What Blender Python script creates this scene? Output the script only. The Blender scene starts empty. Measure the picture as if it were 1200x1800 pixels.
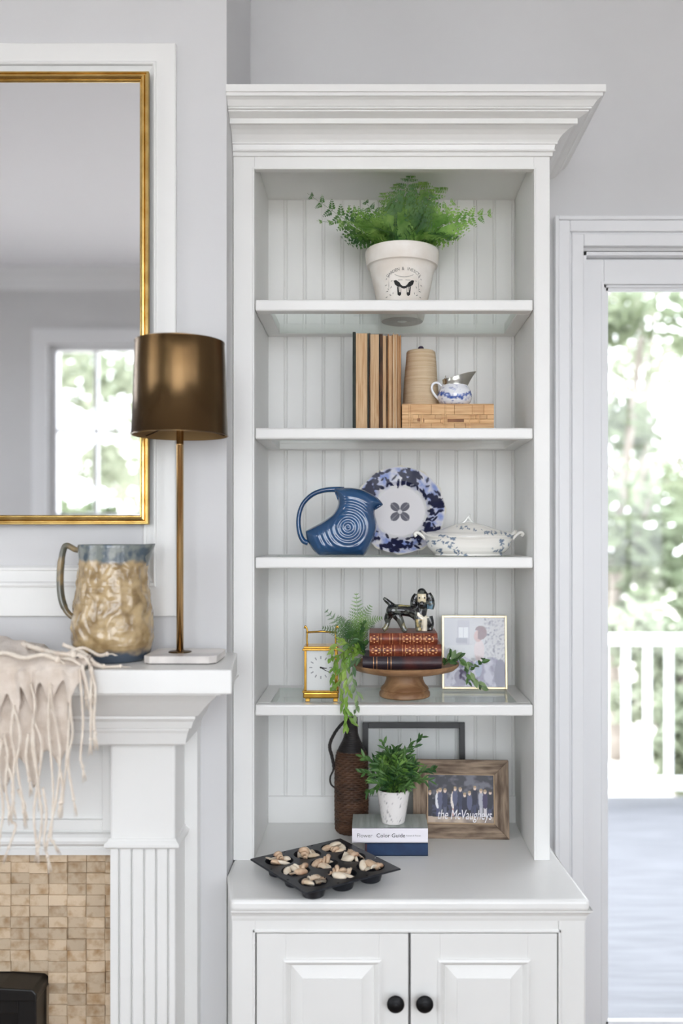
import bpy, bmesh, math, random
from math import sin, cos, pi, radians as R, sqrt, atan2
from mathutils import Vector as V, Matrix, noise as MN
random.seed(7)
SC = bpy.context.scene
COL = SC.collection

# ------------------------------------------------------------------ camera, world, light, exposure
EYE = 1.62          # the camera stands at x = 0, y = 0 and looks along +y
FPX = 1600.0        # focal length in pixels of the 1200 x 1800 frame
CX, CY = 657.0, 941.0
cd = bpy.data.cameras.new('camera'); cam = bpy.data.objects.new('camera', cd); COL.objects.link(cam)
cam.location = (0, 0, EYE); cam.rotation_euler = (R(90), 0, 0)
cd.sensor_fit = 'VERTICAL'; cd.sensor_height = 36.0; cd.lens = 36.0 * FPX / 1800
cd.shift_x = (600 - CX) / 1800; cd.shift_y = (CY - 900) / 1800
cd.clip_start = 0.05; cd.clip_end = 300
cd.dof.use_dof = True; cd.dof.focus_distance = 2.42; cd.dof.aperture_fstop = 1.15
SC.camera = cam

world = bpy.data.worlds.new('sky'); SC.world = world; world.use_nodes = True
bg = world.node_tree.nodes['Background']
bg.inputs[0].default_value = (0.90, 0.93, 1.0, 1); bg.inputs[1].default_value = 4.0

vs = SC.view_settings
vs.view_transform = 'Standard'; vs.look = 'None'; vs.gamma = 1.0; vs.use_curve_mapping = False
vs.exposure = 1.08
SC.cycles.use_denoising = True
SC.cycles.max_bounces = 14; SC.cycles.diffuse_bounces = 8; SC.cycles.glossy_bounces = 6
SC.cycles.transparent_max_bounces = 24; SC.cycles.transmission_bounces = 8
SC.cycles.caustics_reflective = False; SC.cycles.caustics_refractive = False
SC.cycles.sample_clamp_indirect = 6.0

def portal(name, loc, rot, sx, sz):      # daylight openings: guides the sampling of the sky through a window
    l = bpy.data.lights.new(name, 'AREA'); l.shape = 'RECTANGLE'; l.size = sx; l.size_y = sz
    l.cycles.is_portal = True
    o = bpy.data.objects.new(name, l); COL.objects.link(o); o.location = loc; o.rotation_euler = rot
    return o

def PX(px, y): return (px - CX) / FPX * y
def PZ(py, y): return EYE - (py - CY) / FPX * y

# ------------------------------------------------------------------ materials
def S(r, g, b):
    f = lambda c: c / 12.92 if c <= 0.04045 else ((c + 0.055) / 1.055) ** 2.4
    return (f(r / 255), f(g / 255), f(b / 255))
M = {}
def mat(name, col, rough=0.5, metal=0.0, col2=None, nscale=8.0, namt=1.0, stretch=(1, 1, 1), bump=0.0, bscale=60.0,
        coat=0.0, rnd=0.0, trans=0.0, spec=0.5, detail=4.0, ramp=(0.35, 0.65), bstretch=None, sheen=0.0, aniso=0.0):
    m = bpy.data.materials.new(name); m.use_nodes = True; nt = m.node_tree; N = nt.nodes; L = nt.links
    p = N['Principled BSDF']
    p.inputs['Base Color'].default_value = (*col, 1); p.inputs['Roughness'].default_value = rough
    p.inputs['Metallic'].default_value = metal; p.inputs['Coat Weight'].default_value = coat
    p.inputs['Coat Roughness'].default_value = 0.06; p.inputs['Specular IOR Level'].default_value = spec
    p.inputs['Sheen Weight'].default_value = sheen
    p.inputs['Anisotropic'].default_value = aniso
    tc = N.new('ShaderNodeTexCoord')
    out = None
    if col2 is not None:
        mp = N.new('ShaderNodeMapping'); mp.inputs['Scale'].default_value = stretch
        L.new(tc.outputs['Object'], mp.inputs[0])
        nz = N.new('ShaderNodeTexNoise'); nz.inputs['Scale'].default_value = nscale; nz.inputs['Detail'].default_value = detail
        L.new(mp.outputs[0], nz.inputs['Vector'])
        rp = N.new('ShaderNodeValToRGB'); rp.color_ramp.elements[0].position = ramp[0]; rp.color_ramp.elements[1].position = ramp[1]
        rp.color_ramp.elements[0].color = (*col, 1)
        c2 = tuple(a + (b - a) * namt for a, b in zip(col, col2))
        rp.color_ramp.elements[1].color = (*c2, 1)
        L.new(nz.outputs[0], rp.inputs[0]); out = rp.outputs[0]
    if rnd > 0:
        oi = N.new('ShaderNodeObjectInfo'); hs = N.new('ShaderNodeHueSaturation')
        mr = N.new('ShaderNodeMapRange'); mr.inputs[3].default_value = 1 - rnd; mr.inputs[4].default_value = 1 + rnd
        L.new(oi.outputs['Random'], mr.inputs[0]); L.new(mr.outputs[0], hs.inputs['Value'])
        if out is not None: L.new(out, hs.inputs['Color'])
        else: hs.inputs['Color'].default_value = (*col, 1)
        out = hs.outputs[0]
    if out is not None: L.new(out, p.inputs['Base Color'])
    if bump > 0:
        mp2 = N.new('ShaderNodeMapping'); mp2.inputs['Scale'].default_value = bstretch or stretch
        L.new(tc.outputs['Object'], mp2.inputs[0])
        nb = N.new('ShaderNodeTexNoise'); nb.inputs['Scale'].default_value = bscale; nb.inputs['Detail'].default_value = 3
        L.new(mp2.outputs[0], nb.inputs['Vector'])
        bm = N.new('ShaderNodeBump'); bm.inputs['Strength'].default_value = bump; bm.inputs['Distance'].default_value = 0.004
        L.new(nb.outputs[0], bm.inputs['Height']); L.new(bm.outputs[0], p.inputs['Normal'])
    if trans > 0:
        tr = N.new('ShaderNodeBsdfTranslucent'); mx = N.new('ShaderNodeMixShader'); mx.inputs[0].default_value = trans
        if out is not None: L.new(out, tr.inputs[0])
        else: tr.inputs[0].default_value = (*col, 1)
        L.new(p.outputs[0], mx.inputs[1]); L.new(tr.outputs[0], mx.inputs[2])
        L.new(mx.outputs[0], N['Material Output'].inputs[0])
    M[name] = m
    return m
def glassmat(name, tint, refl=0.5, rough=0.0):     # thin clear pane: lets light through, mirrors at grazing angles
    m = bpy.data.materials.new(name); m.use_nodes = True; nt = m.node_tree; N = nt.nodes; L = nt.links
    N.remove(N['Principled BSDF'])
    t = N.new('ShaderNodeBsdfTransparent'); t.inputs[0].default_value = (*tint, 1)
    g = N.new('ShaderNodeBsdfGlossy'); g.inputs['Roughness'].default_value = rough; g.inputs[0].default_value = (1, 1, 1, 1)
    f = N.new('ShaderNodeFresnel'); f.inputs[0].default_value = 1.45
    ml = N.new('ShaderNodeMath'); ml.operation = 'MULTIPLY'; ml.inputs[1].default_value = refl
    mx = N.new('ShaderNodeMixShader')
    L.new(f.outputs[0], ml.inputs[0]); L.new(ml.outputs[0], mx.inputs[0]); L.new(t.outputs[0], mx.inputs[1]); L.new(g.outputs[0], mx.inputs[2])
    L.new(mx.outputs[0], N['Material Output'].inputs[0]); M[name] = m
def attrmat(name, rough=0.4, coat=0.0, bump=0.0, bscale=200.0, metal=0.0, spec=0.5):
    m = bpy.data.materials.new(name); m.use_nodes = True; nt = m.node_tree; N = nt.nodes; L = nt.links
    p = N['Principled BSDF']; a = N.new('ShaderNodeAttribute'); a.attribute_name = 'Col'
    L.new(a.outputs['Color'], p.inputs['Base Color']); p.inputs['Roughness'].default_value = rough
    p.inputs['Coat Weight'].default_value = coat; p.inputs['Coat Roughness'].default_value = 0.05; p.inputs['Metallic'].default_value = metal; p.inputs['Specular IOR Level'].default_value = spec
    if bump > 0:
        tc = N.new('ShaderNodeTexCoord'); nb = N.new('ShaderNodeTexNoise'); nb.inputs['Scale'].default_value = bscale
        L.new(tc.outputs['Object'], nb.inputs['Vector'])
        bm = N.new('ShaderNodeBump'); bm.inputs['Strength'].default_value = bump; bm.inputs['Distance'].default_value = 0.003
        L.new(nb.outputs[0], bm.inputs['Height']); L.new(bm.outputs[0], p.inputs['Normal'])
    M[name] = m

mat('wall_paint', S(208, 208, 209), 0.7, col2=S(205, 205, 206), nscale=3, bump=0.03, bscale=300)
mat('ceiling_paint', S(240, 240, 244), 0.8)
mat('white_paint', S(231, 231, 229), 0.32, col2=S(228, 228, 226), nscale=5, bump=0.015, bscale=120)
mat('cabinet_inside', S(231, 231, 229), 0.45, col2=S(228, 228, 226), nscale=4, bump=0.015, bscale=120)
mat('trim_white', S(229, 230, 232), 0.35)
mat('wood_floor', S(122, 98, 76), 0.4, col2=S(102, 80, 60), nscale=6, stretch=(1, 12, 1))
mat('black_metal', S(22, 22, 24), 0.45, 0.6, bump=0.05)
mat('black_paint', S(14, 14, 15), 0.4)
glassmat('clear_glass', (0.985, 0.99, 0.985), 0.6)
glassmat('shelf_glass', (0.95, 0.975, 0.96), 0.30)
glassmat('frame_glass', (0.98, 0.985, 0.985), 0.5)
mat('shelf_glass_edge', S(120, 150, 135), 0.1)
mm = mat('mirror_silver', (0.90, 0.91, 0.92), 0.0, 1.0)
mat('gold_leaf', S(222, 190, 122), 0.26, 1.0, col2=S(200, 164, 94), nscale=30, bump=0.05, bscale=150)

# ------------------------------------------------------------------ mesh helpers
class MB:
    def __init__(s): s.v = []; s.f = []; s.c = None
    def quad(s, a, b, c, d):
        n = len(s.v); s.v += [V(a), V(b), V(c), V(d)]; s.f.append((n, n + 1, n + 2, n + 3)); return s
    def box(s, x0, x1, y0, y1, z0, z1):
        n = len(s.v)
        s.v += [V(p) for p in ((x0, y0, z0), (x1, y0, z0), (x1, y1, z0), (x0, y1, z0), (x0, y0, z1), (x1, y0, z1), (x1, y1, z1), (x0, y1, z1))]
        s.f += [tuple(n + i for i in q) for q in ((0, 3, 2, 1), (4, 5, 6, 7), (0, 1, 5, 4), (1, 2, 6, 5), (2, 3, 7, 6), (3, 0, 4, 7))]
        return s
    def grid(s, rows, closed=False, capa=False, capb=False):     # rows: lists of points, all alike long
        n = len(s.v); k = len(rows[0])
        for r in rows: s.v += [V(p) for p in r]
        for i in range(len(rows) - 1):
            for j in range(k if closed else k - 1):
                a = n + i * k + j; b = n + i * k + (j + 1) % k
                s.f.append((a, b, b + k, a + k))
        if capa: s.f.append(tuple(n + j for j in reversed(range(k))))
        if capb: s.f.append(tuple(n + (len(rows) - 1) * k + j for j in range(k)))
        return s
    def lathe(s, prof, n=32, c=(0, 0, 0), sx=1.0, sy=1.0, capa=True, capb=True, wob=None):
        rows = []
        for i, (r, z) in enumerate(prof):
            row = []
            for j in range(n):
                a = 2 * pi * j / n; rr = r * (wob(a, z) if wob else 1)
                row.append((c[0] + rr * cos(a) * sx, c[1] + rr * sin(a) * sy, c[2] + z))
            rows.append(row)
        return s.grid(rows, True, capa, capb)
    def tube(s, pts, rad, n=8, flat=1.0, caps=True, up=None):
        pts = [V(p) for p in pts]; m = len(pts)
        if not isinstance(rad, (list, tuple)): rad = [rad] * m
        t0 = (pts[1] - pts[0]).normalized()
        ref = V(up) if up else (V((0, 0, 1)) if abs(t0.z) < 0.9 else V((1, 0, 0)))
        u = (ref - t0 * ref.dot(t0)).normalized(); rows = []
        for i in range(m):
            t = (pts[min(i + 1, m - 1)] - pts[max(i - 1, 0)])
            t = t.normalized() if t.length > 1e-9 else t0
            u = (u - t * u.dot(t)); u = u.normalized() if u.length > 1e-6 else t.orthogonal().normalized()
            w = t.cross(u)
            rows.append([pts[i] + (u * cos(2 * pi * j / n) + w * sin(2 * pi * j / n) * flat) * rad[i] for j in range(n)])
        return s.grid(rows, True, caps, caps)
    def prism(s, poly, f, d0, d1):         # poly in (a,b); f(a,b,d) -> point
        n = len(s.v); k = len(poly)
        s.v += [V(f(a, b, d0)) for a, b in poly] + [V(f(a, b, d1)) for a, b in poly]
        s.f.append(tuple(n + i for i in reversed(range(k)))); s.f.append(tuple(n + k + i for i in range(k)))
        for i in range(k): j = (i + 1) % k; s.f.append((n + i, n + j, n + k + j, n + k + i))
        return s
    def ball(s, c, rx, ry=None, rz=None, n=12, m=8, rot=None):
        ry = rx if ry is None else ry; rz = rx if rz is None else rz
        rows = []
        for i in range(m + 1):
            a = -pi / 2 + pi * i / m; row = []
            for j in range(n):
                b = 2 * pi * j / n; p = V((rx * max(cos(a), 0.02) * cos(b), ry * max(cos(a), 0.02) * sin(b), rz * sin(a)))
                if rot is not None: p = rot @ p
                row.append(V(c) + p)
            rows.append(row)
        return s.grid(rows, True, True, True)
    def xf(s, m):
        s.v = [m @ p for p in s.v]; return s
    def mesh(s, name, smooth=False):
        me = bpy.data.meshes.new(name)
        me.from_pydata([tuple(p) for p in s.v], [], s.f); me.validate()
        b = bmesh.new(); b.from_mesh(me); bmesh.ops.recalc_face_normals(b, faces=b.faces); b.to_mesh(me); b.free()
        if smooth: me.polygons.foreach_set('use_smooth', [True] * len(me.polygons))
        if s.c is not None:
            at = me.color_attributes.new('Col', 'FLOAT_COLOR', 'POINT')
            flat = []
            for c in s.c: flat += [c[0], c[1], c[2], 1.0]
            at.data.foreach_set('color', flat)
        me.update()
        return me
    def build(s, name, m, parent=None, smooth=False, world=None, bevel=0.0, angle=None, loc=None):
        if world is not None:
            w = V(world); s.v = [p - w for p in s.v]
        me = s.mesh(name, smooth)
        o = bpy.data.objects.new(name, me); COL.objects.link(o)
        me.materials.append(M[m] if isinstance(m, str) else m)
        if parent is not None: o.parent = parent
        if loc is not None: o.location = loc
        elif world is not None and parent is None: o.location = world
        if bevel: bev(o, bevel)
        if angle: esplit(o, angle)
        return o
def bev(o, w, seg=2):
    b = o.modifiers.new('bevel', 'BEVEL'); b.width = w; b.segments = seg; b.limit_method = 'ANGLE'; b.angle_limit = R(40)
    return o
def esplit(o, deg=40):
    b = o.modifiers.new('split', 'EDGE_SPLIT'); b.split_angle = R(deg); return o
def thing(name, label, cat, loc=(0, 0, 0), rz=0.0, group=None, rot=None):
    o = bpy.data.objects.new(name, None); COL.objects.link(o); o.location = loc
    o.rotation_euler = rot if rot else (0, 0, rz); o.empty_display_size = 0.05
    return tag(o, label, cat, group)
def tag(o, label, cat, group=None, kind=None):
    o['label'] = label; o['category'] = cat
    if group: o['group'] = group
    if kind: o['kind'] = kind
    return o
def struct(o, label=None):
    o['kind'] = 'structure'
    if label: o['label'] = label
    return o
def sempty(name, loc):
    o = bpy.data.objects.new(name, None); COL.objects.link(o); o.location = loc; o['kind'] = 'structure'; return o
def link_copy(o, parent=None, loc=None, rot=None):
    c = o.copy(); COL.objects.link(c); c.parent = parent if parent is not None else o.parent
    if loc is not None: c.location = loc
    if rot is not None: c.rotation_euler = rot
    return c
def copy_tree(o, parent=None):
    c = o.copy(); COL.objects.link(c)
    c.parent = parent
    for ch in [x for x in KIDS.get(o.name, [])]: copy_tree(ch, c)
    return c
KIDS = {}
def reg_kids():
    KIDS.clear()
    for x in bpy.data.objects:
        if x.parent: KIDS.setdefault(x.parent.name, []).append(x)
def sweep_corner(prof, xl, xc, yf, yb, mirror_x=None):
    """moulding along the front (from xl to the corner xc) and round the right end back to yb; prof = (offset, z)"""
    b = MB(); rows = []
    for o, z in prof:
        rows.append([(xl if mirror_x is None else xl - o, yb if mirror_x is not None else yf - o, z)] +
                    ([(xl - o, yf - o, z)] if mirror_x is not None else []) +
                    [(xc + o, yf - o, z), (xc + o, yb, z)])
    b.grid(rows)
    return b
def bez(p0, p1, p2, n=12):
    p0, p1, p2 = V(p0), V(p1), V(p2)
    return [p0 * (1 - t) ** 2 + p1 * 2 * t * (1 - t) + p2 * t * t for t in [i / n for i in range(n + 1)]]
def spline(pts, n=6):          # Catmull-Rom through the points
    P = [V(p) for p in pts]; P = [P[0] * 2 - P[1]] + P + [P[-1] * 2 - P[-2]]; out = []
    for i in range(1, len(P) - 2):
        for k in range(n):
            t = k / n; a, b, c, d = P[i - 1], P[i], P[i + 1], P[i + 2]
            out.append(0.5 * ((2 * b) + (c - a) * t + (2 * a - 5 * b + 4 * c - d) * t * t + (3 * b - a - 3 * c + d) * t ** 3))
    out.append(P[-2]); return out
def interp(tab, x):
    if x <= tab[0][0]: return tab[0][1]
    for (a, p), (b, q) in zip(tab, tab[1:]):
        if x <= b: return p + (q - p) * (x - a) / (b - a)
    return tab[-1][1]
def lerp3(a, b, t): return tuple(x + (y - x) * t for x, y in zip(a, b))
def push_out(b, boxes, off):      # keep leaves outside solid things: move points to the nearest left, front or top face
    for i, p in enumerate(b.v):
        for x0, x1, y0, y1, z1 in boxes:
            w = p + off
            if x0 < w.x < x1 and y0 < w.y < y1 and w.z < z1:
                dx, dy_, dz = w.x - x0, w.y - y0, z1 - w.z; m_ = min(dx, dy_, dz)
                if m_ == dx: p.x -= dx
                elif m_ == dy_: p.y -= dy_
                else: p.z += dz
    return b
def text_mb(body, size, shear=0.0, extrude=0.0):       # flat lettering as mesh data in the x-y plane
    cu = bpy.data.curves.new('lettering', 'FONT'); cu.body = body; cu.size = size; cu.align_x = 'CENTER'; cu.align_y = 'CENTER'
    cu.shear = shear; cu.extrude = extrude; cu.resolution_u = 3
    o = bpy.data.objects.new('lettering', cu); COL.objects.link(o)
    bpy.context.view_layer.update()
    me = bpy.data.meshes.new_from_object(o.evaluated_get(bpy.context.evaluated_depsgraph_get()))
    b = MB(); b.v = [v.co.copy() for v in me.vertices]; b.f = [tuple(p.vertices) for p in me.polygons]
    bpy.data.objects.remove(o); bpy.data.curves.remove(cu); bpy.data.meshes.remove(me)
    return b

# ------------------------------------------------------------------ the room
YW = 2.745         # alcove wall
YC = 2.30          # chimney breast face
XC = -0.372        # its right corner
XM = -1.36         # its centre line
YB = -1.6          # the wall behind the camera
XLW, XRW, ZC = -3.6, 2.6, 3.42
DX0, DX1, DZ = 0.6285, 1.59, 2.475     # door opening
struct(MB().box(XLW - .12, XRW + .12, YB - .12, YW + .12, -.1, 0).build('floor', 'wood_floor'))
struct(MB().box(XLW - .12, XRW + .12, YB - .12, YW + .12, ZC, ZC + .1).build('ceiling', 'ceiling_paint'))
b = MB(); b.box(XLW, DX0, YW, YW + .12, 0, ZC); b.box(DX1, XRW, YW, YW + .12, 0, ZC); b.box(DX0, DX1, YW, YW + .12, DZ, ZC)
struct(b.build('wall_front', 'wall_paint'))
struct(MB().box(2 * XM - XC, XC, YC, YW + .01, 0, ZC).build('wall_fireplace', 'wall_paint'))
WIN = [(-2.20, -1.25), (-.90, 1.10), (1.40, 2.35)]; BIGZ = .85; BIGT = 3.22
WZ0, WZ1 = .62, 2.91
def wall_with_holes(a0, a1, holes, z0, z1, f):
    b = MB(); x = a0
    def bx(p, q, r, s): b.prism([(p, r), (q, r), (q, s), (p, s)], f, 0, .12)
    for h0, h1 in holes:
        bx(x, h0, 0, ZC); bx(h0, h1, 0, BIGZ if h1 - h0 > 1.5 else z0); bx(h0, h1, BIGT if h1 - h0 > 1.5 else z1, ZC); x = h1
    bx(x, a1, 0, ZC)
    return b
struct(wall_with_holes(XLW, XRW, WIN, WZ0, WZ1, lambda a, z, d: (a, YB - d, z)).build('wall_back', 'wall_paint'))
LWIN = [(-1.25, -.30), (-.10, .85)]
struct(wall_with_holes(YB - .12, YW + .12, LWIN, WZ0, WZ1, lambda a, z, d: (XLW - d, a, z)).build('wall_left', 'wall_paint'))
RWIN = [(-1.3, -.35)]
struct(wall_with_holes(YB - .12, YW + .12, RWIN, WZ0, WZ1, lambda a, z, d: (XRW + d, a, z)).build('wall_right', 'wall_paint'))
# one window: frame, muntins, 12 panes, casing; local x along the wall, y = into the wall
def make_window():
    r = sempty('window_1', (0, 0, 0)); w = .95; h = WZ1 - WZ0
    for n, bx in (('frame_stile', (0, .05, .03, .09, 0, h)), ('frame_stile', (w - .05, w, .03, .09, 0, h)),
                  ('frame_rail', (.05, w - .05, .03, .09, 0, .05)), ('frame_rail', (.05, w - .05, .03, .09, h - .04, h))):
        MB().box(*bx).build(n, 'trim_white', r)
    for n, bx in (('casing', (-.10, 0.0, -.022, 0, -.08, h + .1)), ('casing', (w, w + .10, -.022, 0, -.08, h + .1)),
                  ('casing', (0, w, -.022, 0, h, h + .1)), ('window_sill', (-.11, w + .11, -.05, 0.03, -.04, 0))):
        MB().box(*bx).build(n, 'trim_white', r)
    xs = [.05, .325, .64, w - .05]; zs = [.05, .57, 1.14, 1.71, h - .04]
    for x in xs[1:-1]: MB().box(x - .012, x + .012, .045, .08, .05, h - .04).build('muntin', 'trim_white', r)
    for z in zs[1:-1]: MB().box(.05, w - .05, .047, .078, z - .012, z + .012).build('muntin', 'trim_white', r)
    for i in range(3):
        for j in range(4):
            MB().box(xs[i] + .005, xs[i + 1] - .005, .060, .064, zs[j] + .005, zs[j + 1] - .005).build('pane', 'clear_glass', r)
    return r
w0 = make_window(); reg_kids(); k = 1
for walls, holes in (('b', WIN), ('l', LWIN), ('r', RWIN)):
    for h0, h1 in holes:
        if h1 - h0 > 1.5:       # unseen wide window behind the camera, added and sized for more frontal light
            dd = sempty('window_6', (h0, YB, BIGZ)); ww = h1 - h0; hh = BIGT - BIGZ
            for q in ((0, .06), (ww / 2 - .05, ww / 2 + .05), (ww - .06, ww)): MB().box(q[0], q[1], -.09, -.03, 0, hh).build('stile', 'trim_white', dd)
            for q in ((0, .08), (hh - .06, hh)): MB().box(.06, ww - .06, -.088, -.032, q[0], q[1]).build('rail', 'trim_white', dd)
            for q in ((-.1, 0, 0, hh + .1), (ww, ww + .1, 0, hh + .1), (0, ww, hh, hh + .1)): MB().box(q[0], q[1], 0, .022, q[2], q[3]).build('casing', 'trim_white', dd)
            for q in ((.06, ww / 2 - .05), (ww / 2 + .05, ww - .06)): MB().box(q[0], q[1], -.062, -.058, .08, hh - .06).build('pane', 'clear_glass', dd)
            portal('window_rear_offscreen', ((h0 + h1) / 2, YB + .002, (BIGZ + BIGT) / 2), (R(90), 0, 0), ww - .02, hh - .02)
            continue
        o = w0 if k == 1 else copy_tree(w0)
        o.name = 'window_%d' % k; k += 1
        if walls == 'b':
            o.location = (h1, YB, WZ0); o.rotation_euler = (0, 0, pi)
            portal('window_rear_offscreen', ((h0 + h1) / 2, YB + .002, (WZ0 + WZ1) / 2), (R(90), 0, 0), .93, WZ1 - WZ0 - .02)
        elif walls == 'l':
            o.location = (XLW, h0, WZ0); o.rotation_euler = (0, 0, R(90))
            portal('window_left_offscreen', (XLW + .002, (h0 + h1) / 2, (WZ0 + WZ1) / 2), (0, R(-90), 0), WZ1 - WZ0 - .02, .93)
        else:
            o.location = (XRW, h1, WZ0); o.rotation_euler = (0, 0, R(-90))
            portal('window_right_offscreen', (XRW - .002, (h0 + h1) / 2, (WZ0 + WZ1) / 2), (0, R(90), 0), WZ1 - WZ0 - .02, .93)
portal('door_daylight', ((DX0 + DX1) / 2, YW - .002, DZ / 2), (R(-90), 0, 0), DX1 - DX0 - .02, DZ - .02)
# crown moulding on the wall behind, seen in the mirror
cp = [(0, 3.27), (.012, 3.28), (.02, 3.30), (.05, 3.35), (.085, 3.385), (.10, 3.40), (.10, 3.42)]
b = MB(); b.grid([[(XLW, YB + o, z), (XRW, YB + o, z)] for o, z in cp]); struct(b.build('trim_3', 'trim_white'))
struct(MB().box(XLW, XRW, YB, YB + .018, 0, .14).build('baseboard_back', 'trim_white'))
# glazed door and its casing
b = MB()
def casing(o0, o1, y):
    zt = 2.575
    b.box(DX0 - .088 + o0, DX0 - .088 + o1, y, YW, 0, zt - o0); b.box(DX1 + .088 - o1, DX1 + .088 - o0, y, YW, 0, zt - o0)
    b.box(DX0 - .088 + o1, DX1 + .088 - o1, y, YW, zt - o1, zt - o0)
casing(0, .012, YW - .030); casing(.012, .046, YW - .024); casing(.046, .052, YW - .017); casing(.052, .088, YW - .020)
struct(b.build('trim_1', 'trim_white', bevel=.003))
b = MB(); b.box(DX0 - .002, DX0 + .012, YW, YW + .12, 0, DZ); b.box(DX1 - .012, DX1 + .002, YW, YW + .12, 0, DZ); b.box(DX0, DX1, YW, YW + .12, DZ - .01, DZ + .002)
struct(b.build('trim_2', 'trim_white'))
d = sempty('door_1', (DX0, YW + .03, 0)); W = DX1 - DX0; GX0, GX1, GZ0, GZ1 = .072, W - .072, .115, 2.385
for n, bx in (('stile', (.013, GX0, 0, .045, .012, DZ - .013)), ('stile', (GX1, W - .013, 0, .045, .012, DZ - .013)),
              ('rail', (GX0, GX1, 0, .045, .012, GZ0)), ('rail', (GX0, GX1, 0, .045, GZ1, DZ - .013))):
    MB().box(*bx).build(n, 'trim_white', d, bevel=.002)
b = MB()
for t, y in ((.0, -.004), (.008, .004), (.016, .012)):
    b.box(GX0 + t - .008, GX0 + t, y, .03, GZ0, GZ1); b.box(GX1 - t, GX1 - t + .008, y, .03, GZ0, GZ1)
    b.box(GX0 - .008, GX1 + .008, y, .03, GZ1 - t, GZ1 - t + .008); b.box(GX0 - .008, GX1 + .008, y, .03, GZ0 + t - .008, GZ0 + t)
b.build('glazing_bead', 'trim_white', d)
MB().box(GX0 + .01, GX1 - .01, .018, .024, GZ0 + .01, GZ1 - .01).build('pane', 'clear_glass', d)

# ------------------------------------------------------------------ base cabinet, worktop, bookcase, shelves
ZT = .763                       # worktop height
BL, BR, BY = -.337, .502, 2.16  # base cabinet face
base = thing('base_cabinet', 'white painted base cabinet with two raised-panel doors under the bookcase', 'cabinet', (.08, 2.45, 0))
def P(name, bx, m='white_paint', parent=None, bevel=.0015, w=None):
    return MB().box(*bx).build(name, m, parent, world=w if w else (parent.location if parent else None), bevel=bevel)
P('body', (BL, BR, BY + .05, YW, .09, .734), parent=base)
MB().prism([(BL, BY + .0005), (-.370, YC + .002), (-.370, YW), (BL, YW)], lambda a, q, z: (a, q, z), 0, .734).build('filler_strip', 'white_paint', base, world=base.location)
P('toe_kick', (BL + .02, BR - .03, BY + .07, YW, 0, .09), parent=base)
P('stile', (BL, -.2815, BY, BY + .052, .09, .734), parent=base); P('stile', (.4375, BR, BY, BY + .052, .09, .734), parent=base, bevel=.004)
P('rail', (-.2815, .4375, BY, BY + .052, .677, .734), parent=base); P('rail', (-.2815, .4375, BY, BY + .02, .09, .15), parent=base)
b = MB()
for q in ((-.2875, -.2815, .146, .684), (.4375, .4435, .146, .684), (-.2875, .4435, .678, .684)): b.box(q[0], q[1], BY - .003, BY + .004, q[2], q[3])
b.build('opening_bead', 'white_paint', base, world=base.location, bevel=.0012)
# small cove under the worktop
b = MB(); pr = [(0, .705), (.002, .712), (.003, .718), (.008, .726), (.014, .730), (.014, .7349)]
b.grid([[(BL, BY - o, z), (BR + o, BY - o, z), (BR + o - .02, YW, z)] for o, z in pr]); b.build('cove_moulding', 'white_paint', base, world=base.location)
def door_leaf(x0, x1, knob_x):
    g = .0029; x0 += g; x1 -= g; z0, z1 = .15 + g, .677 - g; y = BY + .001
    r = bpy.data.objects.new('door', None); COL.objects.link(r); r.parent = base
    r.location = V((x0, y, z0)) - base.location; w = V((x0, y, z0))
    sw, rt = .0695, .066
    P('stile', (x0, x0 + sw, y, y + .02, z0, z1), parent=r, w=w, bevel=.001); P('stile', (x1 - sw, x1, y, y + .02, z0, z1), parent=r, w=w, bevel=.001)
    P('rail', (x0 + sw, x1 - sw, y, y + .02, z1 - rt, z1), parent=r, w=w, bevel=.001); P('rail', (x0 + sw, x1 - sw, y, y + .02, z0, z0 + rt), parent=r, w=w, bevel=.001)
    def ring(prof):
        rows = []
        for o, dy in prof:
            rows.append([(x0 + sw + o, y + dy, z0 + rt + o), (x1 - sw - o, y + dy, z0 + rt + o), (x1 - sw - o, y + dy, z1 - rt - o), (x0 + sw + o, y + dy, z1 - rt - o)])
        return MB().grid(rows, True)
    ring([(-.006, 0), (-.006, -.005), (-.001, -.007), (.003, -.005), (.006, -.001), (.009, .002), (.012, .009)]).build('panel_bead', 'white_paint', r, world=w)
    pb = ring([(.012, .009), (.013, .0085), (.040, .001), (.041, -.0015)])
    n = len(pb.v); pb.f.append((n - 4, n - 3, n - 2, n - 1)); pb.build('raised_panel', 'white_paint', r, world=w)
    kz = PZ(1764, BY - .02)
    kb = MB().lathe([(.0085, 0), (.0085, .003), (.006, .006), (.0055, .014), (.010, .017), (.018, .0195), (.0205, .024), (.0205, .0265), (.018, .030), (.0165, .0302), (.0155, .0325), (.0145, .0325), (.0135, .0342), (.012, .0345), (.010, .0365), (.0085, .0362), (.006, .0375), (.001, .038)], 28)
    kb.xf(Matrix.Translation(V((knob_x, y, kz)) - w) @ Matrix.Rotation(R(90), 4, 'X'))
    kb.build('knob', 'black_metal', r, smooth=True)
door_leaf(-.2815, .0845, PX(695, BY - .02)); door_leaf(.0845, .4375, PX(746, BY - .02))

poly = [(-.337, 2.138), (.508, 2.138), (.4855, 2.493), (.4855, YW), (-.371, YW), (-.371, YC + .002)]
wt = MB().prism(poly, lambda a, q, z: (a, q, z), .735, ZT).build('worktop', 'white_paint', world=(0.08, 2.45, .735)); bev(wt, .009, 3)
tag(wt, 'white painted wooden worktop between base cabinet and bookcase', 'worktop')

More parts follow.
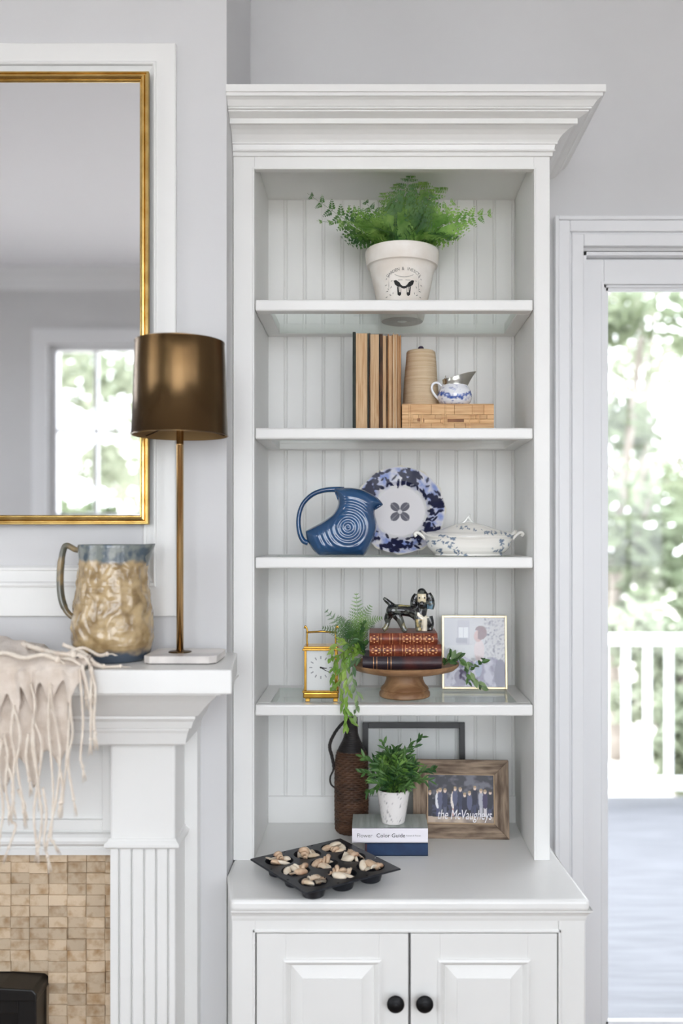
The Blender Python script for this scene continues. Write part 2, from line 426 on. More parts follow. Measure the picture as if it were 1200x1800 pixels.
HL, HR, HY, YBB = -.371, .4635, 2.40, 2.72
IL, IR = -.315, .4215
bk = thing('bookcase', 'tall white built-in bookcase with beadboard back and crown moulding', 'bookcase', (.046, 2.57, ZT))
P('side_panel', (HL, IL, HY + .02, YW - .001, ZT, 2.64), 'cabinet_inside', parent=bk); P('side_panel', (IR, HR, HY + .02, YW - .001, ZT, 2.64), 'cabinet_inside', parent=bk)
P('stile', (HL, IL, HY, HY + .02, ZT, 2.64), parent=bk); P('stile', (IR, HR, HY, HY + .02, ZT, 2.64), parent=bk)
P('top_rail', (IL, IR, HY, HY + .02, 2.5845, 2.64), parent=bk); P('case_top', (IL, IR, HY + .02, YW - .001, 2.622, 2.64), 'cabinet_inside', parent=bk)
b = MB(); b.box(IL - .004, IR + .004, HY - .003, HY + .002, 2.5845, 2.590); b.box(IL - .005, IL, HY - .003, HY + .002, ZT + .001, 2.589); b.box(IR, IR + .005, HY - .003, HY + .002, ZT + .001, 2.589)
b.build('opening_bead', 'white_paint', bk, world=bk.location, bevel=.0012)
P('back_rail', (IL, IR, YBB - .009, YBB + .002, ZT, .842), 'cabinet_inside', parent=bk)
NP = 13; pw = (IR - IL) / NP
def bead_board():
    pf = [(0, 0), (pw * .80, 0), (pw * .81, .004), (pw * .825, .004)]
    for i in range(7): a = pi * i / 6; pf.append((pw * .905 - cos(a) * pw * .08, .0042 - sin(a) * .0042))
    pf += [(pw * .987, .004), (pw, .004), (pw, .014), (0, .014)]
    return MB().prism(pf, lambda a, q, z: (a, q, z), 0, 2.622 - ZT)
bb = bead_board().build('bead_board', 'cabinet_inside', bk, loc=V((IL, YBB, ZT)) - bk.location)
for i in range(1, NP): link_copy(bb, bk, V((IL + i * pw, YBB, ZT)) - bk.location)
prof = [(0, 276), (.006, 274), (.006, 267), (.010, 266.5), (.013, 264.5), (.010, 262), (.012, 254), (.017, 252.5), (.017, 249.5), (.020, 245), (.028, 236), (.040, 227), (.052, 220), (.060, 217), (.060, 208),
        (.065, 206), (.074, 201), (.083, 195.5), (.083, 193), (.087, 192), (.090, 190), (.088, 187.5), (.092, 186), (.095, 182), (.101, 175), (.108, 170), (.112, 168), (.112, 162), (.118, 160.5), (.118, 148)]
prof = [(o, EYE + (CY - y) / FPX * (HY - o)) for o, y in prof]; prof.append((-.30, prof[-1][1] - .001))
sweep_corner(prof, HL, HR, HY, YW - .001).build('crown_moulding', 'white_paint', bk, world=bk.location)
b = MB(); n0 = len(prof); b.v = [V((HL + .0002, HY - o, z)) for o, z in prof[:-1]] + [V((HL + .0002, HY + .02, prof[-2][1])), V((HL + .0002, HY + .02, prof[0][1]))]; b.f = [tuple(range(len(b.v)))]
b.build('crown_return', 'white_paint', bk, world=bk.location)

ST = 0.030
SHELF = [2.243, 1.904, 1.5625, 1.1725]
names = ['top glass-inset white shelf under the tall fern pot', 'glass-inset white shelf carrying the worn old books and bamboo box',
         'glass-inset white shelf carrying the blue pitcher and plate', 'glass-inset white shelf carrying the brass clock and cake stand']
for k, z in enumerate(SHELF):
    s = thing('shelf', names[k], 'shelf', (.053, 2.56, z - ST), group='adjustable shelves in the bookcase')
    x0, x1 = IL + .001, IR - .001; yb = YBB - .001; w = s.location
    o = P('front_rail', (x0, x1, HY + .004, HY + .044, z - ST, z), parent=s); o.modifiers['bevel'].width = .005; o.modifiers['bevel'].segments = 3
    P('side_rail', (x0, x0 + .037, HY + .044, yb - .040, z - ST, z), parent=s); P('side_rail', (x1 - .037, x1, HY + .044, yb - .040, z - ST, z), parent=s)
    P('back_rail', (x0, x1, yb - .040, yb, z - ST, z), parent=s)
    gz = z - .0005 if k else z - ST + .0075       # the top shelf carries its glass low in the frame
    MB().box(x0 + .0385, x1 - .0385, HY + .0455, yb - .0415, gz - .0065, gz).build('glass_panel', 'shelf_glass', s, world=w)
    if k == 0: continue
    b = MB(); b.box(x0 + .037, x1 - .037, HY + .044, HY + .049, z - .014, z - .0072); b.box(x0 + .037, x1 - .037, yb - .045, yb - .040, z - .014, z - .0072)
    b.build('glass_ledge', 'white_paint', s, world=w)
# ------------------------------------------------------------------ fireplace: surround, facing, insert, panel moulding, mirror
PXR, PYF = -.469, 2.15          # right edge and front of the pilaster
PXL = 2 * XM - PXR
ZM = 1.324                      # mantel shelf top
fp = thing('fireplace_surround', 'white wooden fireplace surround with fluted pilaster and deep mantel shelf', 'fireplace mantel', (XM, 2.2, 0))
def F(name, bx, bevel=.0015, m='white_paint'): return MB().box(*bx).build(name, m, fp, world=fp.location, bevel=bevel)
# shelf
xe, xb = -.3125, -.346
poly = [(2 * XM - xe, 2.0), (xe, 2.0), (xb, YC + .002), (2 * XM - xb, YC + .002)]
o = MB().prism(poly, lambda a, q, z: (a, q, z), 1.2705, ZM).build('mantel_shelf', 'white_paint', fp, world=fp.location); bev(o, .003)
prof = [(0, 1.128), (.026, 1.130), (.030, 1.134), (.036, 1.160), (.040, 1.168), (.040, 1.172), (.047, 1.174), (.052, 1.190), (.058, 1.198), (.058, 1.204), (.066, 1.207), (.074, 1.216), (.086, 1.230), (.100, 1.245), (.112, 1.256), (.118, 1.262), (.128, 1.264), (.128, 1.2705)]
b = MB()
rows = [[(PXL - o, YC, z), (PXL - o, PYF - o, z), (PXR + o, PYF - o, z), (PXR + o, YC, z)] for o, z in prof]
b.grid(rows); b.build('bed_moulding', 'white_paint', fp, world=fp.location)
F('backing_board', (-.619, -.438, 2.26, YC + .002, 0, 1.20)); F('backing_board', (2 * XM + .438, 2 * XM + .619, 2.26, YC + .002, 0, 1.20))
F('frieze_board', (2 * XM + .60, -.60, 2.235, YC, .862, 1.20))
F('frieze_panel_rail', (-.663, -.6235, 2.222, 2.236, .90, 1.13)); F('frieze_panel_rail', (2 * XM + .6235, 2 * XM + .663, 2.222, 2.236, .90, 1.13))
F('frieze_panel_rail', (2 * XM + .663, -.663, 2.222, 2.236, .90, .925))
b = MB(); bp = [(0, .838), (.014, .838), (.016, .852), (.010, .856), (.012, .862), (.024, .864), (.032, .870), (.034, .878), (.031, .886), (.024, .892), (.012, .895), (.008, .900), (0, .902)]
b.grid([[(2 * XM + .615, 2.24 - o, z), (-.615, 2.24 - o, z)] for o, z in bp]); b.build('frieze_bead', 'white_paint', fp, world=fp.location, smooth=False)
for sgn in (0, 1):
    fx = (lambda x: x) if sgn == 0 else (lambda x: 2 * XM - x)
    def FB(name, x0, x1, y0, y1, z0, z1, bevel=.0015):
        a, c = sorted((fx(x0), fx(x1))); return F(name, (a, c, y0, y1, z0, z1), bevel)
    FB('pilaster_block', -.6235, PXR, PYF, 2.262, .893, 1.135, .006)
    FB('pilaster_core', -.6235, PXR, PYF + .009, 2.262, 0, .885, .004)
    e = [193, 209, 231, 253, 274, 295, 308]
    for i in range(6):
        a, c = PX(e[i], PYF), PX(e[i + 1], PYF); FB('reed', a + (.0018 if i else 0), c - (.0018 if i < 5 else 0), PYF, PYF + .0095, .12, .882, .0028)
    FB('plinth', -.632, PXR + .008, PYF - .008, 2.262, 0, .12)
    a, c = sorted((fx(-.6235), fx(PXR))); b = MB()
    ap = [(0, .879), (.006, .881), (.011, .886), (.011, .892), (.006, .897), (.003, .899), (.003, .903), (0, .905)]
    b.grid([[(a - o, 2.262, z), (a - o, PYF - o, z), (c + o, PYF - o, z), (c + o, 2.262, z)] for o, z in ap]); b.build('astragal', 'white_paint', fp, world=fp.location)

# stone mosaic facing: every piece of stone near the camera side on its own
def stone_mat():
    m = mat('tan_stone', S(196, 176, 150), 0.7, col2=S(156, 124, 86), nscale=34, ramp=(0.46, 0.74), bump=0.35, bscale=90, rnd=0.17)
    nt = m.node_tree; N = nt.nodes; L = nt.links
    oi = N.new('ShaderNodeObjectInfo'); vm = N.new('ShaderNodeVectorMath'); vm.operation = 'MULTIPLY_ADD'
    sc = N.new('ShaderNodeCombineXYZ')
    for i in range(3): L.new(oi.outputs['Random'], sc.inputs[i])
    vm.inputs[1].default_value = (1, 1, 1)
    sm = N.new('ShaderNodeVectorMath'); sm.operation = 'SCALE'; sm.inputs['Scale'].default_value = 37.0; L.new(sc.outputs[0], sm.inputs[0])
    tc = [n for n in N if n.bl_idname == 'ShaderNodeTexCoord'][0]
    ad = N.new('ShaderNodeVectorMath'); ad.operation = 'ADD'; L.new(tc.outputs['Object'], ad.inputs[0]); L.new(sm.outputs[0], ad.inputs[1])
    for n in N:
        if n.bl_idname == 'ShaderNodeMapping': L.new(ad.outputs[0], n.inputs[0])
    return m
stone_mat()
mat('tan_grout', S(150, 128, 102), 0.85, bump=0.2)
fc = thing('stone_facing', 'tan split stone mosaic facing around the firebox inside the surround', 'stone facing', (XM, 2.262, 0))
MB().box(2 * XM + .624, -.624, 2.2622, YC - .0002, 0, .838).build('backing', 'tan_grout', fc, world=fc.location)
TW, TH = .0468, .0272; INX, INZ = -.8062, .535
tiles = []
def stone():
    b = MB(); w, h = TW / 2 - .0001, TH / 2 - .0001; c = .0009
    b.grid([[(-w, 0, -h), (w, 0, -h), (w, 0, h), (-w, 0, h)], [(-w, -.010, -h), (w, -.010, -h), (w, -.010, h), (-w, -.010, h)],
            [(-w + c, -.0125, -h + c), (w - c, -.0125, -h + c), (w - c, -.0125, h - c), (-w + c, -.0125, h - c)]], True, False, True)
    return b
t0 = stone().build('stone', 'tan_stone', fc)
rs = random.Random(3); far = MB(); cnt = 0
for c in range(31):
    x = -.642 - c * TW
    for r in range(31):
        z = .838 - TH * (r + .5); xx = x
        if z < INZ and 2 * XM - INX < xx < INX: continue
        if z < .005: continue
        dy = rs.uniform(0, .0085)
        if c < 8:
            o = t0 if cnt == 0 else link_copy(t0, fc)
            o.location = V((xx, 2.2625 + dy - .0005, z)) - fc.location
            o.scale = (1, 1, 1)
            if c == 0:          # the last column is cut where it meets the pilaster and its plinth
                cw = .0330 if z < .135 else .0412; o.scale = (cw / TW, 1, 1); o.location.x = -.6654 + cw / 2 - fc.location.x
            o.rotation_euler = (rs.uniform(-.03, .03), 0, rs.uniform(-.03, .03)); cnt += 1
        else:
            far.v += [p + V((xx, 2.2625 + dy, z)) for p in stone().v]; n = len(far.v) - 12
            far.f += [tuple(n + i for i in f) for f in stone().f]
ft = far.build('stone_field', 'tan_stone', fc, world=fc.location); ft['kind'] = 'stuff'
ins = thing('fireplace_insert', 'black metal fireplace insert with overhanging hood lip against the tan stones', 'fireplace insert', (XM, 2.2, 0))
il = 2 * XM - INX
def I(name, bx, bevel=.003): return MB().box(*bx).build(name, 'black_paint', ins, world=ins.location, bevel=bevel)
o = MB().prism([(il, INZ - .03), (INX, INZ - .03), (INX, INZ - .012), (INX - .010, INZ - .002), (INX - .045, INZ), (INX - .09, INZ + .0025), (il + .09, INZ + .0025), (il + .01, INZ - .002), (il, INZ - .012)], lambda a, z, y: (a, y, z), 2.175, 2.2619).build('hood', 'black_paint', ins, world=ins.location, bevel=.003)
I('side_post', (INX - .05, INX - .006, 2.19, 2.2619, 0, INZ - .03)); I('side_post', (il + .006, il + .05, 2.19, 2.2619, 0, INZ - .03))
I('back_plate', (il + .05, INX - .05, 2.24, 2.2619, 0, INZ - .03)); I('top_bar', (il + .05, INX - .05, 2.195, 2.24, INZ - .07, INZ - .03)); I('sill_bar', (il + .05, INX - .05, 2.19, 2.24, 0, .06))

pm = thing('panel_moulding', 'white raised panel moulding on the chimney breast framing the gilt mirror', 'moulding', (XM, YC, 1.42))
ox = -.4975; oz0, oz1 = 1.4165, 2.856
def rect_ring(profs, x0, x1, z0, z1):      # profs: list of (side inset, bottom inset, y)
    return MB().grid([[(x0 + s, y, z0 + bt), (x1 - s, y, z0 + bt), (x1 - s, y, z1 - s), (x0 + s, y, z1 - s)] for s, bt, y in profs], True)
rect_ring([(0, 0, YC - .0002), (0, 0, YC - .014), (.002, .002, YC - .016), (.048, .074, YC - .016)], 2 * XM - ox, ox, oz0, oz1).build('flat_band', 'white_paint', pm, world=pm.location)
rect_ring([(.048, .074, YC - .016), (.0485, .0745, YC - .022), (.052, .079, YC - .024), (.056, .084, YC - .022), (.058, .088, YC - .015), (.066, .104, YC - .011), (.074, .114, YC - .009), (.075, .116, YC - .013), (.080, .122, YC - .013), (.086, .128, YC - .004), (.086, .128, YC - .0002)], 2 * XM - ox, ox, oz0, oz1).build('inner_bead', 'white_paint', pm, world=pm.location)

mr = thing('wall_mirror', 'large wall mirror in a slim gilt frame above the mantel', 'mirror', (XM, YC - .03, 1.645))
mx = -.560; mz0, mz1 = PZ(922, 2.262), PZ(124.5, 2.262); my = YC - .024
fr = [(0, 0), (0, -.012), (.002, -.015), (.005, -.015), (.0065, -.011), (.0085, -.011), (.011, -.016), (.015, -.017), (.018, -.014), (.019, -.009), (.021, -.009), (.0235, -.006), (.024, 0)]
rect_ring([(s, s, my + y) for s, y in fr], 2 * XM - mx, mx, mz0, mz1).build('frame', 'gold_leaf', mr, world=mr.location)
MB().box(2 * XM - mx + .02, mx - .02, my - .004, my + .002, mz0 + .02, mz1 - .02).build('mirror_glass', 'mirror_silver', mr, world=mr.location)

# ------------------------------------------------------------------ outdoors
mat('deck_paint', S(94, 96, 101), 0.6, col2=S(82, 84, 89), nscale=3, stretch=(1, 8, 1))
mat('pale_gravel', S(214, 208, 200), 0.9, col2=S(226, 221, 214), nscale=1.2)
mat('leaf_outdoor', S(104, 118, 92), 0.6, col2=S(140, 150, 120), nscale=0.9, trans=0.35, rnd=0.12)
mat('leaf_outdoor_pale', S(130, 140, 118), 0.6, col2=S(166, 170, 150), nscale=0.9, trans=0.35, rnd=0.12)
mat('bark', S(150, 142, 134), 0.9, col2=S(118, 110, 102), nscale=6)
struct(MB().box(-60, 60, -60, 60, -.9, -.6).build('ground', 'pale_gravel'))
struct(MB().box(-.6, 8, YW + .12, 5.75, -.08, -.03).build('floor_porch', 'deck_paint'))
rl = thing('porch_railing', 'white porch railing with square balusters beyond the glass door', 'railing', (3.5, 5.6, -.03))
def RB(n, x0, x1, y0, y1, z0, z1): return MB().box(x0, x1, y0, y1, z0, z1).build(n, 'trim_white', rl, world=rl.location)
RB('top_rail', -.5, 7.8, 5.55, 5.66, .95, 1.01); RB('bottom_rail', -.5, 7.8, 5.57, 5.63, .06, .13)
bal = RB('baluster', -.45, -.41, 5.58, 5.62, .12, .955)
for i in range(1, 62): link_copy(bal, rl, V((.132 * i, 0, 0)))
for x in (-.5, 1.1, 2.9, 4.7, 6.2, 7.7): RB('post', x - .05, x + .05, 5.55, 5.65, -.03, 1.08)
def tree(x, y, h, rad, seed, pale, label, trunk=.08):
    rr = random.Random(seed); t = thing('tree', label, 'tree', (x, y, -.62), group='trees around the house')
    b = MB(); top = h * .72
    b.tube(spline([(0, 0, -.05), (rr.uniform(-.15, .15), rr.uniform(-.1, .1), h * .3), (rr.uniform(-.3, .3), 0, top)], 5), [trunk * (1 - .06 * i) for i in range(11)], 8)
    for i in range(5):
        a = rr.uniform(0, 2 * pi); z = h * rr.uniform(.25, .6)
        b.tube([(0, 0, z), (cos(a) * rad * .35, sin(a) * rad * .35, z + h * .1), (cos(a) * rad * .7, sin(a) * rad * .7, z + h * .22)], [trunk * .4, trunk * .25, trunk * .1], 6)
    b.build('trunk', 'bark', t, smooth=True)
    f = MB(); cl = []
    for i in range(26):
        a = rr.uniform(0, 2 * pi); q = rad * sqrt(rr.random()); z = h * (.22 + .76 * rr.random())
        cl.append((V((q * cos(a), q * sin(a), z)), rad * rr.uniform(.22, .42)))
    for i in range(3000):
        c, cr = rr.choice(cl); d = V((rr.gauss(0, 1), rr.gauss(0, 1), rr.gauss(0, 1))).normalized() * cr * rr.random() ** .4
        p = c + d; u = V((rr.gauss(0, 1), rr.gauss(0, 1), rr.gauss(0, .6))).normalized(); w = u.orthogonal().normalized(); s = rr.uniform(.07, .14)
        f.quad(p - u * s, p + w * s * .5, p + u * s, p - w * s * .5)
    f.build('foliage', 'leaf_outdoor_pale' if pale else 'leaf_outdoor', t)
TR = [(2.4, 9.0, 6.0, 1.2, 0, 'slender green tree just past the porch rail'), (5.0, 9.2, 6.0, 1.2, 1, 'slender pale tree just past the porch rail'),
      (3.7, 12.3, 8.0, 1.6, 1, 'tall pale tree midway down the garden beyond the porch'), (7.3, 12.3, 8.0, 1.6, 0, 'tall green tree off the end of the porch'), (.1, 12.3, 8.0, 1.6, 0, 'tall green tree behind the house wall by the porch'),
      (5.9, 16.8, 10.0, 2.2, 0, 'broad green tree far down the garden past the porch'), (1.2, 16.8, 10.0, 2.2, 1, 'broad pale tree far down the garden past the porch'),
      (3.75, 7.2, 2.1, .6, 0, 'low green bush close against the porch rail'), (2.35, 7.0, 1.6, .5, 1, 'small pale bush close against the porch rail'),
      (-4.6, -8.0, 7.0, 1.5, 1, 'pale leafy tree seen in the mirror through the window'), (-9.4, -8.0, 7.0, 1.5, 0, 'green tree at the corner of the rear garden'),
      (-2.9, -12.2, 9.0, 1.9, 0, 'tall green tree at the end of the rear garden'), (-8.0, -13.2, 9.0, 1.9, 1, 'tall pale tree at the end of the rear garden'), (-3.4, -5.2, 2.4, .8, 0, 'low green bush below the rear window')]
for i, (x, y, h, r, pl, lb) in enumerate(TR): tree(x, y, h, r, 11 + i, pl, lb)
# ------------------------------------------------------------------ plants: shared builders
mat('fern_green', S(84, 132, 50), 0.5, col2=S(144, 182, 92), nscale=26, trans=0.25, rnd=0.16)
mat('fern_dark', S(50, 92, 46), 0.5, col2=S(92, 132, 68), nscale=26, trans=0.2, rnd=0.15)
mat('leaf_bright', S(104, 150, 56), 0.45, col2=S(160, 188, 92), nscale=22, trans=0.25, rnd=0.14)
mat('leaf_dark', S(44, 84, 44), 0.45, col2=S(96, 134, 70), nscale=24, trans=0.2, rnd=0.15)
mat('leaf_grey', S(86, 118, 82), 0.5, col2=S(150, 172, 120), nscale=24, trans=0.2, rnd=0.12)
mat('stem_green', S(92, 104, 52), 0.6)
mat('soil', S(70, 56, 44), 0.95, bump=0.6, bscale=120)
def leaf(b, p, d, nrm, L, W, fold=.25, droop=.0):
    """lance leaf of three segments folded along its rib"""
    d = V(d).normalized(); n = V(nrm); s = d.cross(n)
    s = s.normalized() if s.length > 1e-6 else d.orthogonal().normalized(); n = s.cross(d).normalized()
    k = len(b.v); prof = [(0, .12), (.3, .85), (.65, .75), (1, .02)]
    for t, w in prof:
        c = V(p) + d * L * t - V((0, 0, 1)) * droop * L * t * t
        b.v += [c - s * W * w + n * W * fold * w, c, c + s * W * w + n * W * fold * w]
    for i in range(3):
        a = k + i * 3; b.f += [(a, a + 1, a + 4, a + 3), (a + 1, a + 2, a + 5, a + 4)]
def frond(b, pts, W, nrm, n=15, rr=random, fine=6, cut=.42):
    """divided fern frond: rachis, pinnae and the leaflets on each pinna"""
    P_ = spline(pts, 8); m = len(P_) - 1; N_ = V(nrm).normalized()
    b.tube(P_, [.0011 * (1 - .7 * i / m) for i in range(m + 1)], 4)
    for i in range(n):
        t = .10 + .90 * (i + .5) / n; q = t * m; i0 = min(int(q), m - 1); p = P_[i0].lerp(P_[i0 + 1], q - i0)
        T = (P_[i0 + 1] - P_[i0]).normalized(); s = T.cross(N_).normalized(); nn = s.cross(T)
        L = W * (sin(pi * min(1, (t * .92 + .06)) ** .75)) ** .8 + .002
        for sg in (-1, 1):
            d = (s * sg * .86 + T * .5 + nn * rr.uniform(-.15, .15) - V((0, 0, 1)) * .12).normalized(); e = d.cross(nn).normalized()
            k = len(b.v); w0 = .0006
            b.v += [p - e * w0, p + e * w0, p + d * L * .98 + e * w0 * .3, p + d * L * .98 - e * w0 * .3]; b.f.append((k, k + 1, k + 2, k + 3))
            for j in range(fine):
                u = (j + .6) / fine; l = L * cut * (1 - u) ** .7 * .62 + .0012; c = p + d * L * u
                for g in (-1, 1):
                    f = (e * g * .8 + d * .62).normalized(); h = f.cross(nn).normalized() * l * .30
                    k = len(b.v); b.v += [c, c + f * l * .55 + h, c + f * l, c + f * l * .55 - h]; b.f.append((k, k + 1, k + 2, k + 3))
def vine(b, bl, pts, rr, n=16, L=.03, W=.005, spread=.9, facing=(0, -1, 0), taper=.6):
    P_ = spline(pts, 6); m = len(P_) - 1
    b.tube(P_, [.0011 * (1 - .5 * i / m) for i in range(m + 1)], 5)
    for i in range(n):
        q = (.06 + .94 * (i + rr.random() * .6) / n) * m; q = min(q, m - .001); i0 = int(q); p = P_[i0].lerp(P_[i0 + 1], q - i0)
        T = (P_[i0 + 1] - P_[i0]).normalized(); a = rr.uniform(0, 2 * pi); o = T.orthogonal().normalized(); w = T.cross(o)
        d = (T + (o * cos(a) + w * sin(a)) * spread).normalized(); l = L * rr.uniform(.75, 1.15) * (1 - (1 - taper) * i / n)
        leaf(bl, p, d, V(facing) + V((rr.uniform(-.5, .5), rr.uniform(-.3, .3), rr.uniform(-.2, .8))), l, W * rr.uniform(.8, 1.15), .25, rr.uniform(0, .25))

# ------------------------------------------------------------------ top shelf: white pot with fern
mat('chalk_white', S(236, 232, 226), 0.75, col2=S(222, 214, 204), nscale=14, bump=0.12, bscale=60)
mat('terracotta_base', S(168, 148, 134), 0.85, col2=S(140, 122, 110), nscale=30)
mat('print_black', S(28, 28, 28), 0.7)
mat('print_grey', S(120, 120, 116), 0.7)
PY = 2.56; PXC = PX(706.5, PY); PZ0 = SHELF[0] - ST + .0078
pot = thing('fern_pot', 'white chalky flower pot with black butterfly print on the glass shelf', 'flower pot', (PXC, PY, PZ0))
HP = .197
cone = lambda z: .0600 + (.0925 - .0600) * min(z, .152) / .152
pr = [(.001, 0.0005), (.052, .0005), (.058, .001), (.0605, .004)] + [(cone(z), z) for z in (.02, .05, .08, .11, .14, .150)] + [(.0935, .151), (.099, .153), (.1005, .158), (.1035, .185), (.1035, .193), (.101, HP), (.095, HP), (.092, HP - .004), (.088, .16), (.084, .15)]
MB().lathe(pr, 56, capb=False).build('pot_body', 'chalk_white', pot, smooth=True, angle=50)
MB().lathe([(.058, -.0002), (.014, -.0002), (.012, .002), (.001, .002)], 40, capa=False).build('bare_underside', 'terracotta_base', pot, smooth=True)
MB().lathe([(.001, .172), (.06, .174), (.0895, .170)], 32, capa=False, capb=False).build('soil', 'soil', pot, smooth=True)
def wrap(b, zc):        # flat print (x, y) laid on the cone of the pot, facing the camera
    out = []
    for p in b.v:
        z = zc + p.y; r = cone(z) + .0007; a = -pi / 2 + p.x / r + R(2)
        out.append(V((r * cos(a), r * sin(a), z)))
    b.v = out; return b
K = 2.56 / FPX          # one photo pixel in metres at the pot
def arc_text(s, size, rad, span):
    tot = MB(); chars = list(s); n = len(chars)
    for i, ch in enumerate(chars):
        if ch == ' ': continue
        a = span * (i / (n - 1) - .5); tb = text_mb(ch, size)
        tb.xf(Matrix.Translation((rad * sin(a), rad * cos(a) - rad, 0)) @ Matrix.Rotation(-a, 4, 'Z'))
        k = len(tot.v); tot.v += tb.v; tot.f += [tuple(k + q for q in f) for f in tb.f]
    return tot
wrap(arc_text('GARDEN & INSECTS', .0115, .075, 1.32), .124).build('arched_lettering', 'print_grey', pot)
b = MB()
for yy, x0, x1 in ((.0945, -.017, -.004), (.0945, .004, .018)): b.quad((x0, yy, 0), (x1, yy, 0), (x1, yy + .0012, 0), (x0, yy + .0012, 0))
pts = [(x / 1000, .102 + (x / 1000) ** 2 * 11) for x in range(-26, 27, 2)]
for (xa, ya), (xb_, yb_) in zip(pts, pts[1:]): b.quad((xa, ya, 0), (xb_, yb_, 0), (xb_, yb_ + .0011, 0), (xa, ya + .0011, 0))
wrap(b, 0).build('swag_print', 'print_grey', pot)
b = MB()
def poly(pp, b):
    n = len(b.v); b.v += [V((x, y, 0)) for x, y in pp]; b.f.append(tuple(range(n, n + len(pp))))
bu = lambda zx, zy: ((zx - 668) / 12 * K, .0525 + (800 - zy) / 12 * K)
for q in ([(452, 486), (505, 480), (575, 528), (606, 575), (575, 612), (528, 604), (478, 562)], [(520, 600), (545, 620), (560, 760), (580, 790), (540, 770), (528, 660)], [(560, 600), (590, 560), (640, 600), (668, 600), (668, 650), (625, 640), (600, 620)],
          [(545, 740), (570, 715), (600, 720), (615, 740), (600, 780), (570, 792)], [(596, 610), (612, 640), (612, 735), (600, 735), (604, 650)], [(530, 600), (556, 560), (566, 566), (545, 612)], [(555, 600), (572, 610), (566, 720), (552, 730)]):
    poly([bu(x, y) for x, y in q], b); poly([bu(1336 - x, y) for x, y in reversed(q)], b)
wrap(b, 0).build('butterfly_print', 'print_black', pot)
b = MB(); rr = random.Random(5)
for sx in (-1, 1):
    for (zx, zy, an, l) in ((345, 400, 100, 60), (280, 560, 20, 55), (310, 680, 10, 70), (400, 610, 60, 55), (345, 560, 90, 180), (410, 490, 15, 40), (290, 440, 50, 40), (440, 730, 80, 40), (290, 790, 15, 60), (380, 760, 150, 50), (330, 640, 130, 40)):
        x, y = bu(zx, zy); x *= sx; a = R(an) * sx + (0 if sx > 0 else pi); l = l / 12 * K * .6; w = .0011 if l < .008 else .0006
        u = V((cos(a), sin(a), 0)); q = V((-u.y, u.x, 0)); c = V((x, y, 0)); poly([((c + u * l * s + q * w * g).x, (c + u * l * s + q * w * g).y) for s, g in ((-1, 0), (0, 1), (1, 0), (0, -1))], b)
wrap(b, 0).build('flower_sprig_print', 'print_grey', pot)
fern = thing('potted_fern', 'feathery green fern growing out of the white butterfly pot', 'fern', (PXC, PY, PZ0 + .172))
rr = random.Random(21)
F_ = [((540, 340), 2.50, .050), ((556, 388), 2.47, .042), ((604, 414), 2.47, .036), ((640, 352), 2.56, .046), ((672, 322), 2.62, .04), ((698, 306), 2.55, .05), ((722, 284), 2.50, .055), ((744, 274), 2.56, .06), ((782, 282), 2.60, .055),
      ((760, 340), 2.48, .05), ((800, 352), 2.52, .048), ((866, 374), 2.50, .056), ((806, 418), 2.46, .045), ((830, 388), 2.60, .045), ((780, 420), 2.44, .03), ((655, 400), 2.43, .03), ((610, 366), 2.52, .042), ((756, 292), 2.64, .05)]
for i, ((px, py), yy, w) in enumerate(F_):
    tip = V((PX(px, yy), yy, PZ(py, yy))) - fern.location; base_ = V((rr.uniform(-.03, .03), rr.uniform(-.03, .03), .002))
    mid = base_.lerp(tip, .5) + V((0, 0, .035 if tip.z < .14 else .01))
    b = MB(); frond(b, [base_, base_.lerp(mid, .55) + V((0, 0, .026 if tip.z < .1 else .012)), mid, tip], w * 1.25, V((0, -.75, .65)) if tip.z < .1 else V((rr.uniform(-.3, .3), -1, .2)), 13, rr, 5, .62)
    for p in b.v:           # tall fronds bend under the case top, low ones arch over the pot rim
        z = p.z + fern.location.z
        if z > 2.575: p.z += 2.575 + .043 * (1 - math.exp(-(z - 2.575) / .043)) - z
        q = sqrt(p.x * p.x + p.y * p.y)
        if .078 < q < .113 and p.z < HP - .172 + .004: p.z = HP - .172 + .004
    b.build('frond', 'fern_green' if i % 3 else 'fern_dark', fern)

# ------------------------------------------------------------------ second shelf: old books, bamboo box, twine, creamer
Z2 = SHELF[1]
mat('old_paper', S(222, 192, 154), 0.85, col2=S(194, 152, 110), nscale=10, stretch=(40, 40, .7), bump=0.5, bscale=12, bstretch=(60, 60, 1), rnd=0.08)
mat('cloth_darkgreen', S(52, 58, 52), 0.8, col2=S(34, 38, 34), nscale=20)
mat('cloth_brown', S(92, 62, 42), 0.85, col2=S(40, 34, 26), nscale=22, ramp=(.4, .6), stretch=(1, 1, .5))
mat('cloth_tan', S(186, 138, 92), 0.85, col2=S(120, 82, 50), nscale=18, stretch=(1, 1, .4))
mat('cloth_cream', S(222, 206, 180), 0.85, col2=S(190, 150, 108), nscale=20, stretch=(1, 1, .4))
yb2 = 2.475
BKS = [(619.5, 648, 582, 'cloth_darkgreen', 5.5, 2.5, 'thick old book in dark green boards, first in the upright row', -1.2), (648.5, 668, 584, 'cloth_brown', 2, 2, 'old book with pale foxed pages next to the dark green one', 0),
       (668, 681, 586, 'cloth_brown', 4.5, 2.2, 'thin old book with mottled dark brown cover amid the upright row', 0), (681.3, 690, 586, 'cloth_tan', 2.0, 1.6, 'thin old book in rubbed tan boards in the upright row', 0),
       (690.3, 697.6, 584, 'cloth_cream', 1.6, 1.4, 'slim old book in cream boards near the end of the row', 0), (697.9, 704.5, 586, 'cloth_tan', 1.8, 2.4, 'slim worn book ending the upright row beside the twine cone', .8)]
